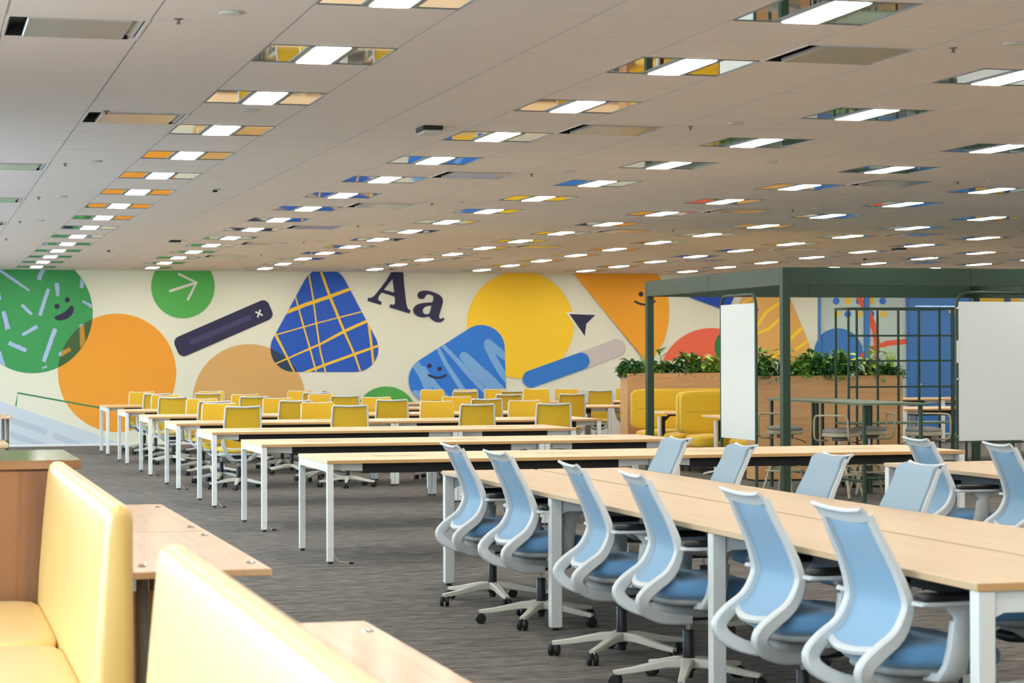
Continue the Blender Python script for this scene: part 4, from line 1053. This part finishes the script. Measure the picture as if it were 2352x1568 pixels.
def plant(x, y, z, kind, label, seed):
    rnd = random.Random(seed); t = thing('potted_plant', label, 'plant', (x, y, z), 0, 'plants in the two wooden planters')
    def leaves(key, n, h0, h1, spread, sc=1.0):
        for k in range(n):
            a = 2*pi*k*.382+rnd.uniform(-.3,.3); zz = h0+(h1-h0)*k/max(1,n-1)
            o = inst('leaf', LEAF[key], t, (spread*.35*cos(a), spread*.22*sin(a), zz)); s = sc*rnd.uniform(.75,1.2); o.scale = (s,s,s); o.rotation_euler = (rnd.uniform(-.3,.3), rnd.uniform(-.5,.3), a)
    if kind == 'ivy': foliage(t, rnd, [0,0,3,3,1], 260, .17, .14, .17, -.01); leaves('teal', 18, .06, .2, .2)
    elif kind == 'fern': foliage(t, rnd, [1,2,1], 150, .13, .12, .12, 0); grass(t, rnd, 46, .34, .20, 'leaf_mid')
    elif kind == 'hosta': foliage(t, rnd, [3,0], 120, .15, .12, .14, 0); leaves('vari', 26, .03, .20, .26, 1.05)
    elif kind == 'pothos': foliage(t, rnd, [1,2,0,2], 200, .17, .13, .17, 0); leaves('lime', 24, .06, .26, .24)
    elif kind == 'ficus':
        foliage(t, rnd, [0,1,0], 170, .15, .13, .15, 0)
        MB().tube([(0,0,0),(.01,0,.2),(.0,.01,.36)],.005,6).build('stem', 'leaf_mid', t); leaves('ficus', 12, .14, .36, .05, 1.0)
    elif kind == 'grass': foliage(t, rnd, [0,3,1], 130, .14, .12, .11, 0); grass(t, rnd, 90, .38, .14, 'leaf_lime')
    elif kind == 'bush': foliage(t, rnd, [0,1,0,1], 330, .18, .14, .24, 0); leaves('mid', 16, .12, .28, .22)
def planter(x0, x1, y0, y1, zt, label, specs, seed):
    t = thing('planter_box', label, 'planter', (x0, y0, 0)); w = x1-x0; d = y1-y0
    MB().box(0,w,0,.02,.02,zt,.001).build('front_panel','oak_panel',t); MB().box(0,w,d-.02,d,.02,zt,.001).build('back_panel','oak_panel',t)
    MB().box(0,.02,.0205,d-.0205,.02,zt).build('side_panel','oak_panel',t); MB().box(w-.02,w,.0205,d-.0205,.02,zt).build('side_panel','oak_panel',t)
    MB().box(.015,w-.015,.015,d-.015,0,.0195).build('plinth','black_metal',t)
    MB().box(.021,w-.021,.021,d-.021,zt-.06,zt-.03).build('soil','soil',t)
    for n, (kind, lab) in enumerate(specs):
        plant(x0+w*(n+.5)/len(specs), (y0+y1)/2, zt-.03, kind, lab, seed+n)
planter(9.33, 11.20, 28.30, 28.62, 1.206, 'tall oak veneer planter box behind the farther yellow sofa', [
    ('ivy','trailing dark ivy at the left end of the farther planter'), ('fern','spiky fern with long fronds near the left end of the farther planter'), ('ficus','upright glossy-leaved plant beside the far pergola post'),
    ('hosta','white-edged leafy plant right of the far pergola post'), ('bush','bushy dark green plant in the middle left of the farther planter'), ('pothos','lime and green leafy plant before the red disc of the mural'),
    ('pothos','pale spotted broad-leaved plant in the middle of the farther planter'), ('bush','dark round-leaved bush right of the middle of the farther planter'), ('grass','fine light green grass tuft next to the narrow whiteboard')], 900)
planter(9.30, 11.13, 23.54, 23.84, 1.205, 'tall oak veneer planter box behind the bar tables', [
    ('bush','dark leafy plant hidden mostly behind the narrow whiteboard'), ('hosta','white-edged leafy plant right beside the narrow whiteboard'), ('ficus','upright plant with long oval leaves left of the near pergola post'), ('fern','grassy fern right behind the near pergola post'), ('bush','spreading dark bush right of the near pergola post'),
    ('ivy','trailing ivy left of the green grid shelf'), ('bush','feathery green bush at the left edge of the green grid shelf'), ('hosta','white-edged hosta seen through the green grid shelf'), ('pothos','cream and lime leafy plant seen through the grid shelf'), ('ficus','upright light green plant at the right end of the nearer planter'), ('grass','spiky light grass at the right end of the nearer planter')], 950)

# ------------------------------------------------------------------ foreground left
def vinyl_sofa(y0, y1, label, cushions):
    t = thing('bench_sofa', label, 'sofa', (0, y0, 0), 0, 'pale yellow high-back benches'); l = y1-y0
    # back: thin rounded top, thicker foot
    prof = [(.512,.40),(.520,.55),(.535,.74),(.548,.88),(.556,.955),(.564,.983),(.580,.997),(.600,1.0),(.618,.995),(.630,.978),(.634,.95),(.636,.55),(.636,.12),(.512,.12)]
    mb = MB(); ys_ = [0,.004,.015,.035,.08]+[l*k/8 for k in range(1,8)]+[l-.08,l-.035,l-.015,l-.004,l]
    rings = []
    for y in ys_:
        e = min(y, l-y); ins = 0 if e >= .035 else .035-math.sqrt(max(0,.035**2-(.035-e)**2))
        cx = .575; rings.append([(cx+(x-cx)*(1-ins/.07), y, z if z < .5 else z-ins*.9*(z-.5)/.5) for x, z in prof])
    n = len(prof); mb.add([p for r_ in rings for p in r_], [(i*n+k, (i+1)*n+k, (i+1)*n+(k+1)%n, i*n+(k+1)%n) for i in range(len(rings)-1) for k in range(n)]+[tuple(range(n)), tuple((len(rings)-1)*n+k for k in range(n-1,-1,-1))])
    recalc(mb.build('backrest', 'yellow_vinyl', t, 50))
    for k in range(cushions):
        a, b = l*k/cushions, l*(k+1)/cushions
        MB().cushion(.20,(a+b)/2,.345,.64,b-a-.002,.15,9,12).build('seat_cushion', 'yellow_vinyl', t, 50)
    MB().box(-.08,.50,.03,l-.03,.10,.275,.01).build('seat_base', 'yellow_vinyl', t)
    MB().box(-.05,.60,.06,l-.06,0,.10).build('plinth', 'black_metal', t)
vinyl_sofa(6.60, 9.58, 'pale yellow high-back bench at the left in front of the wooden cabinet', 2)
vinyl_sofa(2.25, 5.25, 'pale yellow high-back bench in the bottom left corner, nearest to the viewer', 2)
def tall_table(x0, x1, y0, y1, label, grp='glossy maple tables by the benches'):
    t = thing('work_table', label, 'table', (x0, y0, 0), 0, grp); w = x1-x0; l = y1-y0
    MB().box(0, w, 0, l, .695, .72, .003).build('tabletop', 'maple_gloss', t)
    for y in (.22, l-.22):
        for x in ((.10, .32) if x1 > 1.1 and y0 < 20 else (.10, w-.05)):
            MB().tube([(x,y,.002),(x,y,.694)],.022,14).build('leg', 'leg_grey', t, 40)
        for x in (.10, w-.04): MB().lathe([(.016,.7205),(.016,.7235),(.011,.726)],14,(x,y,0)).build('bolt_cap', 'chrome', t, 30)
    return t
tall_table(.665, 1.18, 7.44, 9.13, 'glossy maple table beside the left bench, nearer unit with a metal leg showing')
tall_table(.665, 1.18, 9.14, 10.88, 'glossy maple table beside the left bench, farther unit')
tall_table(.665, 1.19, 4.18, 5.89, 'glossy maple table at the bottom edge beside the nearest bench')
tall_table(.665, 1.19, 2.45, 4.16, 'glossy maple table just below the frame beside the nearest bench')
tall_table(.62, 1.185, 27.68, 29.45, 'small maple table with dark round legs at the far left edge')
# low beige box under the table
tag(MB().box(.72,1.12,8.25,8.95,.0,.50,.006).build('storage_box', 'oak_panel'), 'low beige wooden box under the glossy table at left', 'box')
t = thing('low_bench', 'pale wooden low bench under the far left table', 'bench', (.55, 26.6, 0)); MB().box(0,.55,0,1.4,.38,.43,.006).build('seat','maple_y',t); MB().box(.04,.51,.04,1.36,0,.379).build('bench_base','maple_y',t)
# cabinet
t = thing('cabinet', 'brown wooden cabinet with a glossy top behind the left bench', 'cabinet', (-.9, 9.62, 0))
MB().box(0,1.60,0,1.12,.962,1.0,.003).build('worktop', 'walnut_top', t)
MB().box(.0,1.575,.03,1.09,.08,.961).build('body', 'walnut', t)
for k in range(3): MB().box(.005+.523*k,.52+.523*k,.008,.0295,.085,.955,.002).build('door', 'walnut', t)
MB().box(1.576,1.60,.10,.60,.89,.93,.004).build('side_rail', 'walnut', t)
MB().box(.03,1.54,.05,1.07,0,.079).build('plinth', 'black_metal', t)
